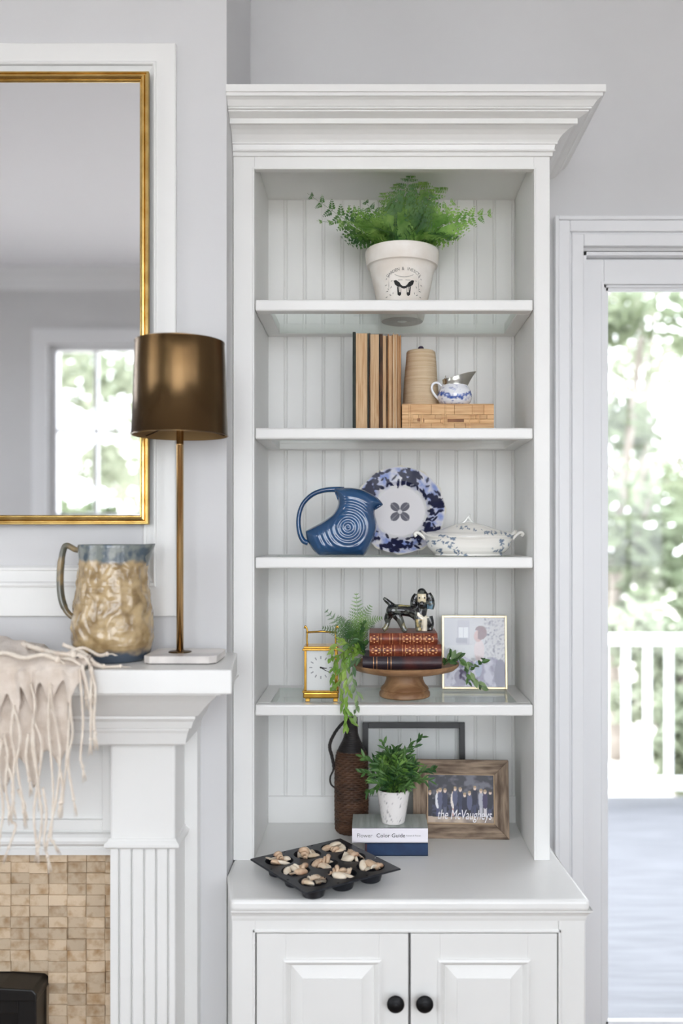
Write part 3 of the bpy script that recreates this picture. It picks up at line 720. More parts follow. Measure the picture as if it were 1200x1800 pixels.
for i, (p0, p1, pt, cm, c0, c1, lb, tilt) in enumerate(BKS):
    x0, x1 = PX(p0, yb2), PX(p1, yb2); w = x1 - x0; h = PZ(pt, yb2) - Z2; px1 = yb2 / FPX; dp = .165
    t = thing('old_book', lb, 'book', (x0, yb2, Z2), group='worn old books standing fore-edge out')
    rr = random.Random(i)
    b = MB(); b.box(0, c0 * px1, 0, dp, 0, h - .002); b.build('cover_board', cm, t, bevel=.001)
    b = MB(); b.box(w - c1 * px1, w, .001, dp, 0, h - .003 - rr.random() * .003); b.build('cover_board', cm, t, bevel=.001)
    b = MB(); b.box(0, w, dp - .004, dp, 0, h - .002); b.build('spine', cm, t)
    b = MB(); n = 9; rows = []
    for k in range(n + 1):
        z = .002 + (h - .007) * k / n; a = c0 * px1 + .0003 + rr.uniform(-.0002, .0003); c = w - c1 * px1 - .0003 + rr.uniform(-.0003, .0002); f = .004 + rr.uniform(-.0012, .0012)
        rows.append([(a, f, z), ((a + c) / 2, f + .0015, z), (c, f + .0005, z), (c, dp - .004, z), (a, dp - .004, z)])
    b.grid(rows, True, True, True).build('pages', 'old_paper', t)
mat('bamboo', S(216, 178, 130), 0.55, col2=S(190, 144, 96), nscale=12, stretch=(1, 1, 14), rnd=0.1, bump=0.2, bscale=30)
mat('bamboo_dark', S(150, 100, 60), 0.6, col2=S(112, 70, 40), nscale=20, rnd=0.1)
yx = 2.465; X0, X1 = PX(706, yx), PX(868, yx); hb = PZ(709.5, yx) - Z2
bx_ = thing('bamboo_box', 'low woven bamboo box holding up the twine cone and creamer', 'box', (X0, yx, Z2))
W_ = X1 - X0; D_ = .148
MB().box(.002, W_ - .002, .003, D_, 0, hb - .002).build('box_body', 'bamboo', bx_, bevel=.001)
MB().box(0, W_, 0.002, D_ + .001, hb - .003, hb).build('lid', 'bamboo', bx_, bevel=.001)
zr = [0, .0195, .0305, .0425, hb - .003]
xs = [0, .040, .058, .110, .122, .178, .190, W_]
rr = random.Random(9)
for j in range(4):
    xx = 0
    while xx < W_ - .004:
        l = min(rr.choice((.030, .045, .062, .08)), W_ - xx)
        if W_ - xx - l < .012: l = W_ - xx
        MB().box(xx + .0004, xx + l - .0004, -.0005 - rr.random() * .0012, .004, zr[j] + .0004, zr[j + 1] - .0004).build('bamboo_slat', 'bamboo', bx_, bevel=.0006); xx += l
for cx_, n in ((.018, 3), (.05, 2), (.107, 4), (.182, 4), (.205, 3)):
    for i in range(n):
        z0 = rr.choice((0, .0195, .0305)); z1 = rr.choice((.0425, hb - .003)); MB().box(cx_ + i * .0042, cx_ + i * .0042 + .0035, -.0032, .001, z0, z1).build('bamboo_strip', 'bamboo', bx_, bevel=.0006)
for (xa, xb_, za, zb) in ((.042, .060, .024, .033), (.118, .168, .0225, .031), (.045, .063, .001, .006)):
    MB().box(xa, xb_, -.0024, .002, za, zb).build('dark_node', 'bamboo_dark', bx_, bevel=.0008)
zb_ = Z2 + hb
mat('jute', S(218, 198, 168), 0.9, col2=S(200, 174, 140), nscale=7, stretch=(1, 1, 30), bump=0.5, bscale=8, bstretch=(3, 3, 110))
mat('purple_knob', S(52, 40, 66), 0.5)
ty = 2.556; tx = PX(739.5, ty); th = PZ(615, ty) - zb_
tw = thing('twine_cone', 'tall cone of natural jute twine standing on the bamboo box', 'twine', (tx, ty, zb_))
prf = []; n = 54
for i in range(n + 1):
    t = i / n; r = .0515 - .0115 * t ** 1.15; prf.append((r + (.0006 if i % 2 else 0), th * .955 * t))
prf += [(.037, th * .972), (.030, th * .985), (.012, th)]
MB().lathe(prf, 40, wob=lambda a, z: 1 + .006 * sin(3 * a + z * 60)).build('twine_winding', 'jute', tw, smooth=True)
MB().lathe([(.0085, 0), (.0085, .004), (.0075, .0085), (.004, .0115), (.0005, .012)], 20, c=(0, 0, th - .0015)).build('core_tip', 'purple_knob', tw, smooth=True)
# creamer
attrmat('glaze', 0.12, 0.6); mat('pewter', S(186, 184, 176), 0.25, 1.0, bump=0.06, bscale=90)
cy_ = 2.503; k = cy_ / FPX; cxx = PX(799, cy_); cr = thing('creamer', 'small blue and white china creamer with a pewter collar', 'creamer', (cxx, cy_, zb_))
def fbm(x, y, z, o=3):
    return MN.fractal(V((x, y, z)), 1.0, 2.0, o)
BLUE, NAVY, WHITE = S(48, 84, 164), S(20, 34, 84), S(232, 234, 240)
def vcol(b, fn): b.c = [fn(p) for p in b.v]; return b
cp_ = [(.001, 0), (21 * k, 0), (24 * k, 1.5 * k), (28 * k, 6 * k), (30.5 * k, 13 * k), (30.5 * k, 18 * k), (28 * k, 26 * k), (24 * k, 33 * k), (21.5 * k, 36 * k), (21 * k, 38 * k)]
cp2 = []
for (a, c) in zip(cp_, cp_[1:]):
    for i in range(5): cp2.append((a[0] + (c[0] - a[0]) * i / 5, a[1] + (c[1] - a[1]) * i / 5))
cp2.append(cp_[-1]); b = MB().lathe(cp2, 96, capb=False)
def ccol(p):
    h = p.z / k; a = atan2(p.y, p.x); w = 16 + 5 * sin(a * 2.3 + 2.2); d = abs(h - w); n = fbm(p.x * 130, p.y * 130, p.z * 130)
    t = max(0, min(1, (4.5 - d + 5 * n) / 2.2)); t2 = max(0, min(1, (n * 3 - .75))) * .55 if h < 32 else 0
    return lerp3(WHITE, BLUE, min(1, t * .9 + t2))
vcol(b, ccol).build('body', 'glaze', cr, smooth=True)
b = MB(); rows = []
for i, (r, h) in enumerate(((22.3, 34), (22.6, 37), (21.6, 40), (21.4, 44), (22, 48))):
    row = []
    for j in range(40):
        a = 2 * pi * j / 40; s = max(0, cos(a)) ** 3; e = i / 4
        row.append(((r + s * 16 * e ** 1.5) * k * cos(a), r * k * sin(a) * (1 - .25 * s * e), (h + 15 * ((1 + cos(a)) / 2) ** 2.2 * e ** 1.5 - 3 * e) * k))
    rows.append(row)
b.grid(rows, True).build('pewter_collar', 'pewter', cr, smooth=True)
b = MB(); b.ball((-16 * k, 0, 50 * k), 1.3 * k, 1.3 * k, 3 * k, 8, 6); b.tube([(-19 * k, 0, 47 * k), (-10 * k, 0, 48 * k), (6 * k, 0, 50 * k)], [1.2 * k, 1.0 * k, .7 * k], 8); b.build('lid_hinge', 'pewter', cr, smooth=True)
b = MB().tube(spline([(-21 * k, 0, 33 * k), (-30 * k, 0, 40 * k), (-38 * k, 0, 38 * k), (-40.5 * k, 0, 30 * k), (-36 * k, 0, 20 * k), (-27 * k, 0, 10 * k)], 6), 2.2 * k, 10); vcol(b, lambda p: WHITE).build('handle', 'glaze', cr, smooth=True)
# ------------------------------------------------------------------ third shelf: disc pitcher, flow-blue plate, tureen
Z3 = SHELF[2]
mat('blue_glaze', S(38, 80, 124), 0.1, coat=0.8, col2=S(28, 62, 104), nscale=9, ramp=(.4, .7))
dy = 2.505; k = dy / FPX / 2.727; ox_, oz_ = PX(610, dy), Z3
dp = thing('disc_pitcher', 'glossy cobalt blue disc-shaped pitcher with a looped handle', 'pitcher', (ox_, dy, Z3))
g = lambda cx_, cy_: ((cx_ - 300) * k, (490 - cy_) * k)         # crop pixel -> local x, z
out_ = [(100, 368), (140, 347), (172, 330), (208, 306), (232, 286), (248, 262), (256, 238), (254, 212), (246, 190), (236, 168), (270, 162), (310, 161), (345, 165), (380, 173), (418, 192), (448, 212), (472, 242), (452, 248), (436, 262), (432, 285), (441, 330), (438, 368), (425, 410), (404, 452), (378, 489), (330, 490), (260, 490), (200, 490), (166, 489), (136, 460), (114, 425), (103, 395)]
outp = [V((x, z)) for x, z in (g(*p) for p in out_)]
c0 = V(g(306, 352)); rings = [i / 44 for i in range(38)] + [.88, .91, .94, .96, .975, .987, .995, 1.0]
op = []                                  # the outline, resampled finely
cl_ = [V((p.x, p.y, 0)) for p in outp]; cl_ = spline(cl_ + cl_[:1], 5)[:-1]
op = [V((p.x, max(p.y, .0005))) for p in cl_]
T0 = .044
def dist(p):
    m_ = 1e9
    for a, c in zip(op, op[1:] + op[:1]):
        d = c - a; t = max(0, min(1, (p - a).dot(d) / max(d.length_squared, 1e-12))); m_ = min(m_, (p - a - d * t).length)
    return m_
def thick(u, p):
    if u >= 1: return .0
    e = min(1, dist(p) / .034); t = T0 * sqrt(max(0, 1 - (1 - e) ** 2)); rad = (p - c0).length / (k * 2.727)
    return t * (1 - .10 * (rad / 70) ** 2) + .0010 * cos(rad * 2 * pi / 9) * min(1, e * 1.2)
b = MB(); rf, rb = [], []
for u in rings:
    pf = [c0.lerp(p, max(u, .012)) for p in op]; th = [thick(u, p) for p in pf]
    rf.append([(p.x, -t_, p.y) for p, t_ in zip(pf, th)]); rb.append([(p.x, t_, p.y) for p, t_ in zip(pf, th)])
b.grid(rf + rb[::-1][1:], True, True, True); b.build('body', 'blue_glaze', dp, smooth=True)
hp = [g(*p) for p in ((112, 425), (92, 418), (76, 390), (67, 345), (68, 300), (80, 255), (105, 218), (145, 188), (195, 173), (245, 170), (285, 172))]
b = MB().tube(spline([(x, 0, z) for x, z in hp], 5), [.0085 - .0022 * sin(pi * i / 50) for i in range(51)], 12, flat=1.5, up=(1, 0, 0)); b.build('handle', 'blue_glaze', dp, smooth=True)

py_ = 2.655; rp = 79 * 2.64 / FPX
pl = thing('flow_blue_plate', 'scalloped china plate with a dark flow-blue border leaning against beadboard', 'plate', (PX(703, 2.64), 2.632, Z3), rot=(R(90 - 12), 0, 0))
b = MB(); NR, NA = 70, 240; rows = []; cols = []
def scal(a): return 1 + .016 * cos(12 * a) + .008 * cos(24 * a + .6)
rl_ = random.Random(4); blobs = []
for i in range(120):
    a = rl_.uniform(0, 2 * pi); r = rl_.choice((.66, .74, .82, .90, .93)) + rl_.uniform(-.03, .03); blobs.append((a, r, rl_.uniform(0, pi), rl_.uniform(.05, .10), rl_.uniform(.022, .040)))
for i in range(6):      # the heavy blossom groups
    a0 = i * pi / 3 + .32
    for j in range(10): blobs.append((a0 + rl_.uniform(-.24, .24), .80 + rl_.uniform(-.11, .13), rl_.uniform(0, pi), rl_.uniform(.075, .11), rl_.uniform(.042, .062)))
def pcol(r, a):
    u = r / rp; x, y = u * cos(a), u * sin(a)
    halo = max(0, min(1, (u - .56) / .16)) * max(0, min(1, (1.0 - u) / .05)); n = fbm(x * 6, y * 6, .3)
    col = lerp3(S(226, 224, 226), S(132, 150, 206), halo * max(0, min(1, .62 + n)))
    best = 0
    for (ba, br, bo, bl_, bw) in blobs:
        dx, dy_ = x - br * cos(ba), y - br * sin(ba)
        if dx * dx + dy_ * dy_ > .016: continue
        e = (dx * cos(bo) + dy_ * sin(bo)) / bl_; f = (-dx * sin(bo) + dy_ * cos(bo)) / bw; q = 1 - (e * e + f * f); best = max(best, min(1, q * 6))
    # centre flower: four petals with stamens
    if u < .34:
        q = abs(cos(2 * (a - .78))); rr_ = u / .27; pet = 1 if (.12 < rr_ < q ** .6) else 0
        if pet and rr_ > .2: best = max(best, .85 if abs(cos(2 * (a - .78))) < .99 else .45)
        for st in range(4):
            sa = st * pi / 2 + pi / 4 + .0; 
            if abs(((a - sa + pi) % (2 * pi)) - pi) < .07 and rr_ < 1.05: best = max(best, .7)
    if u > .985: col = S(214, 210, 196)
    return lerp3(col, S(10, 16, 56), best)
for i in range(NR + 1):
    u = i / NR; row = []
    z = 0.004 if u < .55 else (.004 + .016 * ((u - .55) / .12) ** 1.5 if u < .67 else .020 + .010 * (u - .67) / .33)
    for j in range(NA):
        a = 2 * pi * j / NA; r = rp * max(u, .004) * (1 + (scal(a) - 1) * max(0, (u - .7) / .3)); zz = z + .0012 * max(0, (u - .7) / .3) * cos(12 * a)
        row.append((r * cos(a), r * sin(a) + rp * .985, zz)); cols.append(pcol(r, a))
    rows.append(row)
b.grid(rows, True); b.c = cols
n1 = len(b.v); rows2 = [rows[-1], [(x * .995, (y - rp * .985) * .995 + rp * .985, z - .003) for x, y, z in rows[-1]], [(.62 * x, (y - rp * .985) * .62 + rp * .985, 0.010) for x, y, z in rows[-1]], [(.5 * x, (y - rp * .985) * .5 + rp * .985, -.002) for x, y, z in rows[-1]]]
b.grid(rows2, True, False, True); b.c += [S(222, 222, 222)] * (len(b.v) - n1)
attrmat('plate_glaze', 0.35, 0.0, spec=0.3); b.build('plate_body', 'plate_glaze', pl, smooth=True)

tyy = 2.515; k = tyy / FPX; tu = thing('tureen', 'white china covered vegetable tureen with blue flower sprays and scroll handles', 'tureen', (PX(828, tyy) - .007, tyy, Z3))
sprays = []
rt = random.Random(12)
for (px0, py0, px1, py1, n) in ((738, 948, 768, 960, 12), (768, 952, 800, 958, 12), (790, 962, 818, 978, 14), (880, 948, 884, 978, 16), (868, 966, 884, 974, 8), (775, 940, 800, 950, 10), (800, 925, 838, 934, 9), (845, 934, 880, 940, 12), (885, 938, 905, 945, 10), (770, 965, 780, 975, 6), (895, 955, 902, 970, 6), (805, 978, 840, 979, 4)):
    for i in range(n):
        t = rt.random(); sprays.append(((px0 + (px1 - px0) * t + rt.uniform(-4, 4) - 828) * k, (979 - (py0 + (py1 - py0) * t + rt.uniform(-3, 3))) * k, rt.uniform(1.0, 2.5) * k, rt.uniform(0, pi)))
def tcol(p, front=True):
    best = 0
    for (x, z, r, o) in sprays:
        dx, dz = p.x - x, p.z - z
        if abs(dx) < 3 * r and abs(dz) < 3 * r:
            e = (dx * cos(o) + dz * sin(o)) / (r * 1.7); f = (-dx * sin(o) + dz * cos(o)) / (r * .7); best = max(best, min(1, (1 - e * e - f * f) * 2.5))
    best = max(best, 0)
    return lerp3(S(236, 234, 228), S(74, 104, 136), best * .85)
NA = 220
def oval(prof, nn=NA, sy=.62, wave=0.0):
    rows = []
    for r, z, wv in prof:
        rows.append([(r * k * cos(2 * pi * j / nn), r * k * sin(2 * pi * j / nn) * sy, (z + wv * (abs(cos(2 * pi * j / nn)) ** 6 * 9 + 1.5 * cos(2 * pi * j / nn * 6))) * k) for j in range(nn)])
    return rows
def dense(pf, n=5):
    o = []
    for a, c in zip(pf, pf[1:]):
        for i in range(n): o.append(tuple(x + (y - x) * i / n for x, y in zip(a, c)))
    return o + [pf[-1]]
b = MB().grid(oval(dense([(1, 0.5, 0), (58, 0.5, 0), (60, 2, 0), (59, 4, 0), (66, 9, 0), (72, 16, 0), (76, 24, .3), (80, 30, .7), (84, 33, 1), (85, 34.5, 1), (82, 35.5, 1), (74, 33, .8), (68, 31, .4)])), True, True, False)
vcol(b, tcol).build('bowl', 'glaze', tu, smooth=True)
b = MB().grid(oval(dense([(76, 33.5, .55), (76, 36, .55), (70, 39, .4), (60, 42, .2), (46, 48, 0), (30, 54, 0), (14, 58, 0), (6, 59.5, 0), (.5, 60, 0)])), True, False, True)
vcol(b, tcol).build('lid', 'glaze', tu, smooth=True)
b = MB(); b.tube(spline([(-14 * k, 0, 56 * k), (-8 * k, 0, 60 * k), (-3 * k, 0, 66 * k), (1 * k, 0, 71.5 * k), (-1 * k, 0, 72 * k)], 5), [2.6 * k, 2.5 * k, 2.4 * k, 2.3 * k, 2.2 * k] * 4 + [1.5 * k], 8)
b.tube(spline([(8 * k, 0, 58 * k), (3 * k, 0, 63 * k), (0, 0, 68 * k)], 4), [2.2 * k] * 9, 8); vcol(b, lambda p: S(222, 224, 220)).build('finial', 'glaze', tu, smooth=True)
for s in (-1, 1):
    b = MB().tube(spline([(s * 76 * k, 0, 30 * k), (s * 84 * k, 0, 38 * k), (s * 91 * k, 0, 41.5 * k), (s * 95 * k, 0, 38.5 * k), (s * 92 * k, 0, 35 * k)], 5), 3.3 * k, 8, flat=2.2); vcol(b, lambda p: S(236, 234, 228)).build('scroll_handle', 'glaze', tu, smooth=True)

# ------------------------------------------------------------------ fourth shelf: clock, cake stand, leather books, spaniel, photo, greenery
Z4 = SHELF[3]
mat('brass', S(214, 172, 84), 0.2, 1.0, col2=S(186, 140, 58), nscale=22)
mat('enamel', S(240, 240, 238), 0.3); mat('ink', S(30, 30, 34), 0.5)
ky = 2.447; k = ky / FPX; cl = thing('carriage_clock', 'small brass carriage clock with white enamel dial behind trailing leaves', 'clock', (PX(563.5, ky), ky + .03, Z4))
def CB(n, x0, x1, y0, y1, z0, z1, m='brass', bv=.0008): return MB().box(x0 * k, x1 * k, y0 * k, y1 * k, z0 * k, z1 * k).build(n, m, cl, bevel=bv)
for x in (-27, 22):
    for y in (-21, 14): CB('foot', x, x + 8, y, y + 8, 0, 7, bv=.0015)
o = CB('base_moulding', -31, 31, -23, 23, 6, 17); o.modifiers['bevel'].width = .004; o.modifiers['bevel'].segments = 3
CB('base_plate', -32, 32, -24, 24, 16, 20, bv=.0015); CB('top_plate', -32, 32, -24, 24, 90, 94, bv=.0015); CB('top_cornice', -30, 30, -22, 22, 93.5, 97.5, bv=.0015)
for x in (-29, 25):
    for y in (-21, 17): CB('corner_post', x, x + 4, y, y + 4, 20, 90)
CB('dial_plate', -25, 25, -17.5, -15, 20, 90, 'enamel'); CB('rear_plate', -25, 25, 15, 17, 20, 90)
MB().box(-25 * k, 25 * k, -20.3 * k, -19.8 * k, 20 * k, 90 * k).build('front_glass', 'frame_glass', cl)
b = MB(); 
for i in range(12):
    a = i * pi / 6; r = 17.5; bb_ = MB().box(-1 * k, 1 * k, 0, .3 * k, -2.6 * k, 2.6 * k); bb_.xf(Matrix.Translation((r * k * sin(a), -17.9 * k, (60 + r * cos(a)) * k)) @ Matrix.Rotation(a, 4, 'Y')); n = len(b.v); b.v += bb_.v; b.f += [tuple(n + q for q in f) for f in bb_.f]
mat('faint_ink', S(168, 168, 170), 0.6); b.build('hour_numerals', 'faint_ink', cl)
for n_, an, l, w in (('hour_hand', 100, 11, 1.1), ('minute_hand', 122, 17, .8)):
    a = R(an); MB().tube([(0, -18.2 * k, 60 * k), (l * .6 * k * sin(a), -18.4 * k, (60 + l * .6 * cos(a)) * k), (l * k * sin(a * .96), -18.4 * k, (60 + l * cos(a * .96)) * k)], [w * k, w * .8 * k, w * .4 * k], 6).build(n_, 'ink', cl)
MB().ball((0, -18.3 * k, 60 * k), 1.7 * k, n=8, m=6).build('hand_hub', 'ink', cl)
b = MB(); b.tube(spline([(-25 * k, 0, 97 * k), (-25.5 * k, 0, 108 * k), (-25 * k, 0, 122 * k), (-26.5 * k, 0, 128 * k), (-28.5 * k, 0, 131 * k), (-30 * k, 0, 127 * k)], 5), 1.6 * k, 8)
b.tube(spline([(25 * k, 0, 97 * k), (25.5 * k, 0, 108 * k), (25 * k, 0, 122 * k), (26.5 * k, 0, 128 * k), (28.5 * k, 0, 131 * k), (30 * k, 0, 127 * k)], 5), 1.6 * k, 8)
b.tube([(-27 * k, 0, 120 * k), (0, 0, 121.5 * k), (27 * k, 0, 120 * k)], 1.9 * k, 8); b.build('carrying_handle', 'brass', cl, smooth=True)

mat('acacia', S(176, 138, 100), 0.5, col2=S(128, 92, 62), nscale=9, stretch=(1, 6, 3), bump=0.15, bscale=20)
ccy = 2.53; k = ccy / FPX; cs = thing('cake_stand', 'turned brown wooden cake stand carrying the leather books', 'cake stand', (PX(711, ccy), ccy, Z4))
MB().lathe([(.001, 0), (42 * k, 0), (44.5 * k, 2 * k), (44.5 * k, 8 * k), (42 * k, 10.5 * k), (41 * k, 12 * k), (42.5 * k, 14 * k), (41 * k, 17 * k), (36 * k, 22 * k), (32.5 * k, 30 * k), (31.5 * k, 40 * k), (33 * k, 43 * k)], 56, capb=False).build('pedestal', 'acacia', cs, smooth=True, angle=45)
ZP = 53 * k
MB().lathe([(.001, 42.5 * k), (40 * k, 42.5 * k), (70 * k, 44.5 * k), (88 * k, 49 * k), (94.5 * k, 55 * k), (95.5 * k, 58.5 * k), (94 * k, 59.5 * k), (92 * k, 57.5 * k), (87 * k, 53 * k), (60 * k, 53 * k), (.001, 53 * k)], 72).build('plate_top', 'acacia', cs, smooth=True, angle=45)

mat('leather_red', S(142, 70, 46), 0.42, col2=S(96, 42, 30), nscale=60, ramp=(.35, .7), bump=0.25, bscale=160)
mat('leather_dark', S(46, 36, 44), 0.45, col2=S(96, 44, 36), nscale=9, ramp=(.55, .75), bump=0.25, bscale=160)
mat('gilt', S(226, 170, 120), 0.4, 0.7); mat('page_edge', S(214, 196, 164), 0.85, stretch=(1, 1, 60), col2=S(186, 162, 126), nscale=6)
zb4 = Z4 + ZP
def leather_book(x0, x1, z0, h, yf, dpt, m, lb, segs, gilt=True, rz=0.0):
    w = x1 - x0; t = thing('leather_book', lb, 'book', ((x0 + x1) / 2, yf + dpt / 2, z0), rz, group='leather-bound books stacked on the cake stand')
    b = MB(); rows = []
    for x in (-w / 2, w / 2):
        rows.append([(x, -dpt / 2 + .010 - .010 * sin(pi * (.03 + .94 * i / 10)), h * i / 10) for i in range(11)] + [(x, -dpt / 2 + .014, h), (x, -dpt / 2 + .014, 0)])
    b.grid(rows, True, True, True).build('spine', m, t, smooth=True, angle=40)
    for z_ in (0, h - .0032): MB().box(-w / 2, w / 2, -dpt / 2 + .012, dpt / 2, z_, z_ + .0032).build('cover_board', m, t, bevel=.001)
    MB().box(-w / 2 + .004, w / 2 - .004, -dpt / 2 + .010, dpt / 2 - .004, .0031, h - .0031).build('pages', 'page_edge', t)
    def arcband(u0, u1, off, mm_, nm, a0=.02, a1=.98):
        bb_ = MB(); rr_ = []
        for x, o in ((u0, -.001), (u0, off), (u1, off), (u1, -.001)):
            rr_.append([(-w / 2 + x * w, -dpt / 2 + .010 - (.010 + o) * sin(pi * (.03 + .94 * (a0 + (a1 - a0) * i / 8))), h * (a0 + (a1 - a0) * i / 8)) for i in range(9)])
        bb_.grid(rr_); bb_.build(nm, mm_, t, smooth=True, angle=40)
    for u in segs[0]: arcband(u - .012, u + .012, .0018, m, 'raised_band')
    if gilt:
        for u in segs[0]:
            for s in (-.024, .018): arcband(u + s, u + s + .006, .0006, 'gilt', 'gilt_line')
        for u in segs[1]:
            b = MB(); n_ = 0
            for (du, dz, rx, rz_) in ((0, 0, .0042, .0030), (-.0085, .0055, .0032, .0020), (.0085, .0055, .0032, .0020), (-.0085, -.0055, .0032, .0020), (.0085, -.0055, .0032, .0020), (0, .0088, .0028, .0018), (0, -.0088, .0028, .0018), (-.011, 0, .0014, .0042), (.011, 0, .0014, .0042)):
                zc = h / 2 + dz; yv = -dpt / 2 + .010 - .010 * sin(pi * (.03 + .94 * zc / h)); b.ball((-w / 2 + u * w + du, yv, zc), rx, .0009, rz_, 8, 6)
            b.build('gilt_ornament', 'gilt', t, smooth=True)
    return t
yB = 2.455; kk = yB / FPX
h1 = .0355; h2 = .0325; h3 = .0305
leather_book(PX(637, yB), PX(776, yB), zb4, h1, yB, .150, 'leather_dark', 'dark leather book with a reddish corner at the bottom of the stack', ([.16, .34], []), True)
leather_book(PX(649, yB), PX(776, yB), zb4 + h1, h2, yB + .004, .145, 'leather_red', 'red leather gilt-tooled book in the middle of the stack', ([.17, .33, .48, .64, .79], [.09, .25, .56, .72, .88]), True)
leather_book(PX(649, yB), PX(769, yB), zb4 + h1 + h2, h3, yB + .002, .145, 'leather_red', 'red leather gilt-tooled book on top of the stack under the spaniel', ([.15, .32, .47, .62, .78], [.07, .55, .70, .88]), True)

# the china spaniel: one continuous surface
def remesh(b, vox, it=3):
    me = b.mesh('tmp'); o = bpy.data.objects.new('tmp', me); COL.objects.link(o)
    r = o.modifiers.new('r', 'REMESH'); r.mode = 'VOXEL'; r.voxel_size = vox; sm = o.modifiers.new('s', 'SMOOTH'); sm.factor = .5; sm.iterations = it
    bpy.context.view_layer.update(); m2 = bpy.data.meshes.new_from_object(o.evaluated_get(bpy.context.evaluated_depsgraph_get()))
    q = MB(); q.v = [v.co.copy() for v in m2.vertices]; q.f = [tuple(p.vertices) for p in m2.polygons]
    bpy.data.objects.remove(o); bpy.data.meshes.remove(me); bpy.data.meshes.remove(m2); return q
ydog = 2.50; k = ydog / FPX / 8; D = lambda zx, zy, y=0: V(((zx - 640) * k, y * k, (692 - zy) * k))
dg = thing('spaniel_figurine', 'glossy black and cream china spaniel standing on the red books', 'figurine', (PX(720, ydog), ydog, zb4 + h1 + h2 + h3))
b = MB()
def limb(pts, rad, n=12): b.tube(spline(pts, 5), [interp([(i, r) for i, r in enumerate(rad)], j / 5) * k for j in range((len(pts) - 1) * 5 + 1)], n)
def ell(p, rx, ry, rz): b.ball(p, rx * k, ry * k, rz * k, 18, 12)
limb([D(390, 385, 20), D(470, 385, 15), D(560, 390, 10), D(650, 400, 0), D(740, 430, -10)], [72, 84, 80, 84, 100]); ell(D(400, 395, 20), 95, 85, 95); ell(D(760, 440, -20), 105, 95, 110); ell(D(800, 500, -40), 95, 80, 80)
limb([D(410, 335, 20), D(355, 290, 20), D(310, 250, 15), D(270, 215, 10)], [42, 36, 34, 22])
limb([D(370, 430, 60), D(330, 510, 70), D(330, 570, 70), D(300, 640, 60), D(260, 668, 50)], [70, 54, 36, 36, 34]); limb([D(450, 450, -50), D(500, 520, -60), D(530, 590, -55), D(560, 650, -60), D(600, 668, -70)], [68, 54, 44, 42, 32])
limb([D(760, 480, -60), D(755, 560, -75), D(755, 630, -75), D(760, 672, -85)], [62, 48, 42, 42]); limb([D(900, 480, -20), D(925, 560, -30), D(920, 630, -30), D(925, 672, -40)], [66, 56, 48, 46]); limb([D(840, 480, -60), D(845, 560, -75), D(845, 640, -72), D(845, 676, -75)], [50, 36, 34, 36])
limb([D(790, 420, -20), D(815, 330, -30), D(825, 260, -40)], [90, 78, 80]); ell(D(815, 200, -45), 88, 85, 105); ell(D(805, 125, -35), 62, 60, 50)
ell(D(800, 290, -115), 52, 62, 46); ell(D(800, 318, -120), 44, 44, 26); ell(D(800, 262, -165), 20, 14, 15)
limb([D(735, 165, -45), D(700, 220, -50), D(692, 290, -60), D(700, 350, -60)], [40, 46, 52, 36]); limb([D(895, 150, -45), D(930, 220, -45), D(938, 300, -55), D(930, 370, -60)], [40, 48, 54, 40])
q = remesh(b, .0016, 2); nz_ = q
def dcol(p):
    zx = p.x / k + 640; zy = 692 - p.z / k; n = fbm(p.x * 70, p.y * 70, p.z * 70); f = p.y / k
    c = lerp3(S(18, 20, 24), S(86, 90, 84), max(0, min(1, n * 3.0 + .05)))
    if 745 < zx < 862 and 150 < zy < 268 and f < -60: c = S(228, 216, 184)
    if (800 < zx < 880 and 500 < zy < 700 and f < -60) or (zy > 400 and zy < 500 and abs(abs(zx - 835) * .75 - (500 - zy)) < 26 and f < -40 and zx > 740): c = S(232, 224, 202)
    if 715 < zx < 800 and zy > 500: c = lerp3(S(196, 176, 120), c, max(0, min(1, .4 + n * 2)))
    if zx > 880 and 260 < zy < 390: c = lerp3(S(110, 142, 160), c, max(0, min(1, .45 + n * 3)))
    if 480 < zx < 640 and zy < 330: c = lerp3(S(198, 184, 130), c, max(0, min(1, .35 + n * 3)))
    if zy > 545 and zx < 660: c = lerp3(S(140, 134, 104), c, max(0, min(1, .5 + n * 3)))
    if 765 < zx < 835 and 245 < zy < 285 and f < -150: c = S(14, 14, 16)
    return c
vcol(q, dcol).build('body', 'glaze', dg, smooth=True)
for ex in (768, 842):
    b = MB(); b.ball(D(ex, 205, -128), 11 * k, 8 * k, 13 * k, 10, 8); b.build('eye', 'ink', dg, smooth=True)

# gold framed photograph
attrmat('photo_print', 0.5, 0.0)
mat('pale_gold', S(240, 222, 184), 0.35, 0.5)
gy = 2.662; k = gy / FPX; tilt = R(-6)
gf = thing('gold_photo_frame', 'thin pale gold photo frame with a bright picture of a child indoors', 'photo frame', (PX(833.5, gy), gy - .012, Z4), rot=(tilt, 0, R(-2)))
w, h = 57 * k, 128 * k
def bars(parent, w, z0, z1, t, d, m, y=0.0, bv=.0008, name='frame_bar'):
    for q in ((-w, -w + t, z0, z1), (w - t, w, z0, z1), (-w + t, w - t, z0, z0 + t), (-w + t, w - t, z1 - t, z1)):
        MB().box(q[0], q[1], y, y + d, q[2], q[3]).build(name, m, parent, bevel=bv)
bars(gf, w, 0, h, 3.4 * k, .012, 'pale_gold')
def photo(parent, x0, x1, z0, z1, y, nx, nz, fn, name='photo_print', rough='photo_print'):
    b = MB(); rows = []; c = []
    for j in range(nz + 1):
        row = []
        for i in range(nx + 1):
            u, v_ = i / nx, j / nz; row.append((x0 + (x1 - x0) * u, y, z0 + (z1 - z0) * v_)); c.append(fn(u, 1 - v_))
        rows.append(row)
    b.grid(rows); b.c = c; return b.build(name, rough, parent)
def inell(u, v, cx_, cy_, rx, ry): return ((u - cx_) / rx) ** 2 + ((v - cy_) / ry) ** 2 < 1
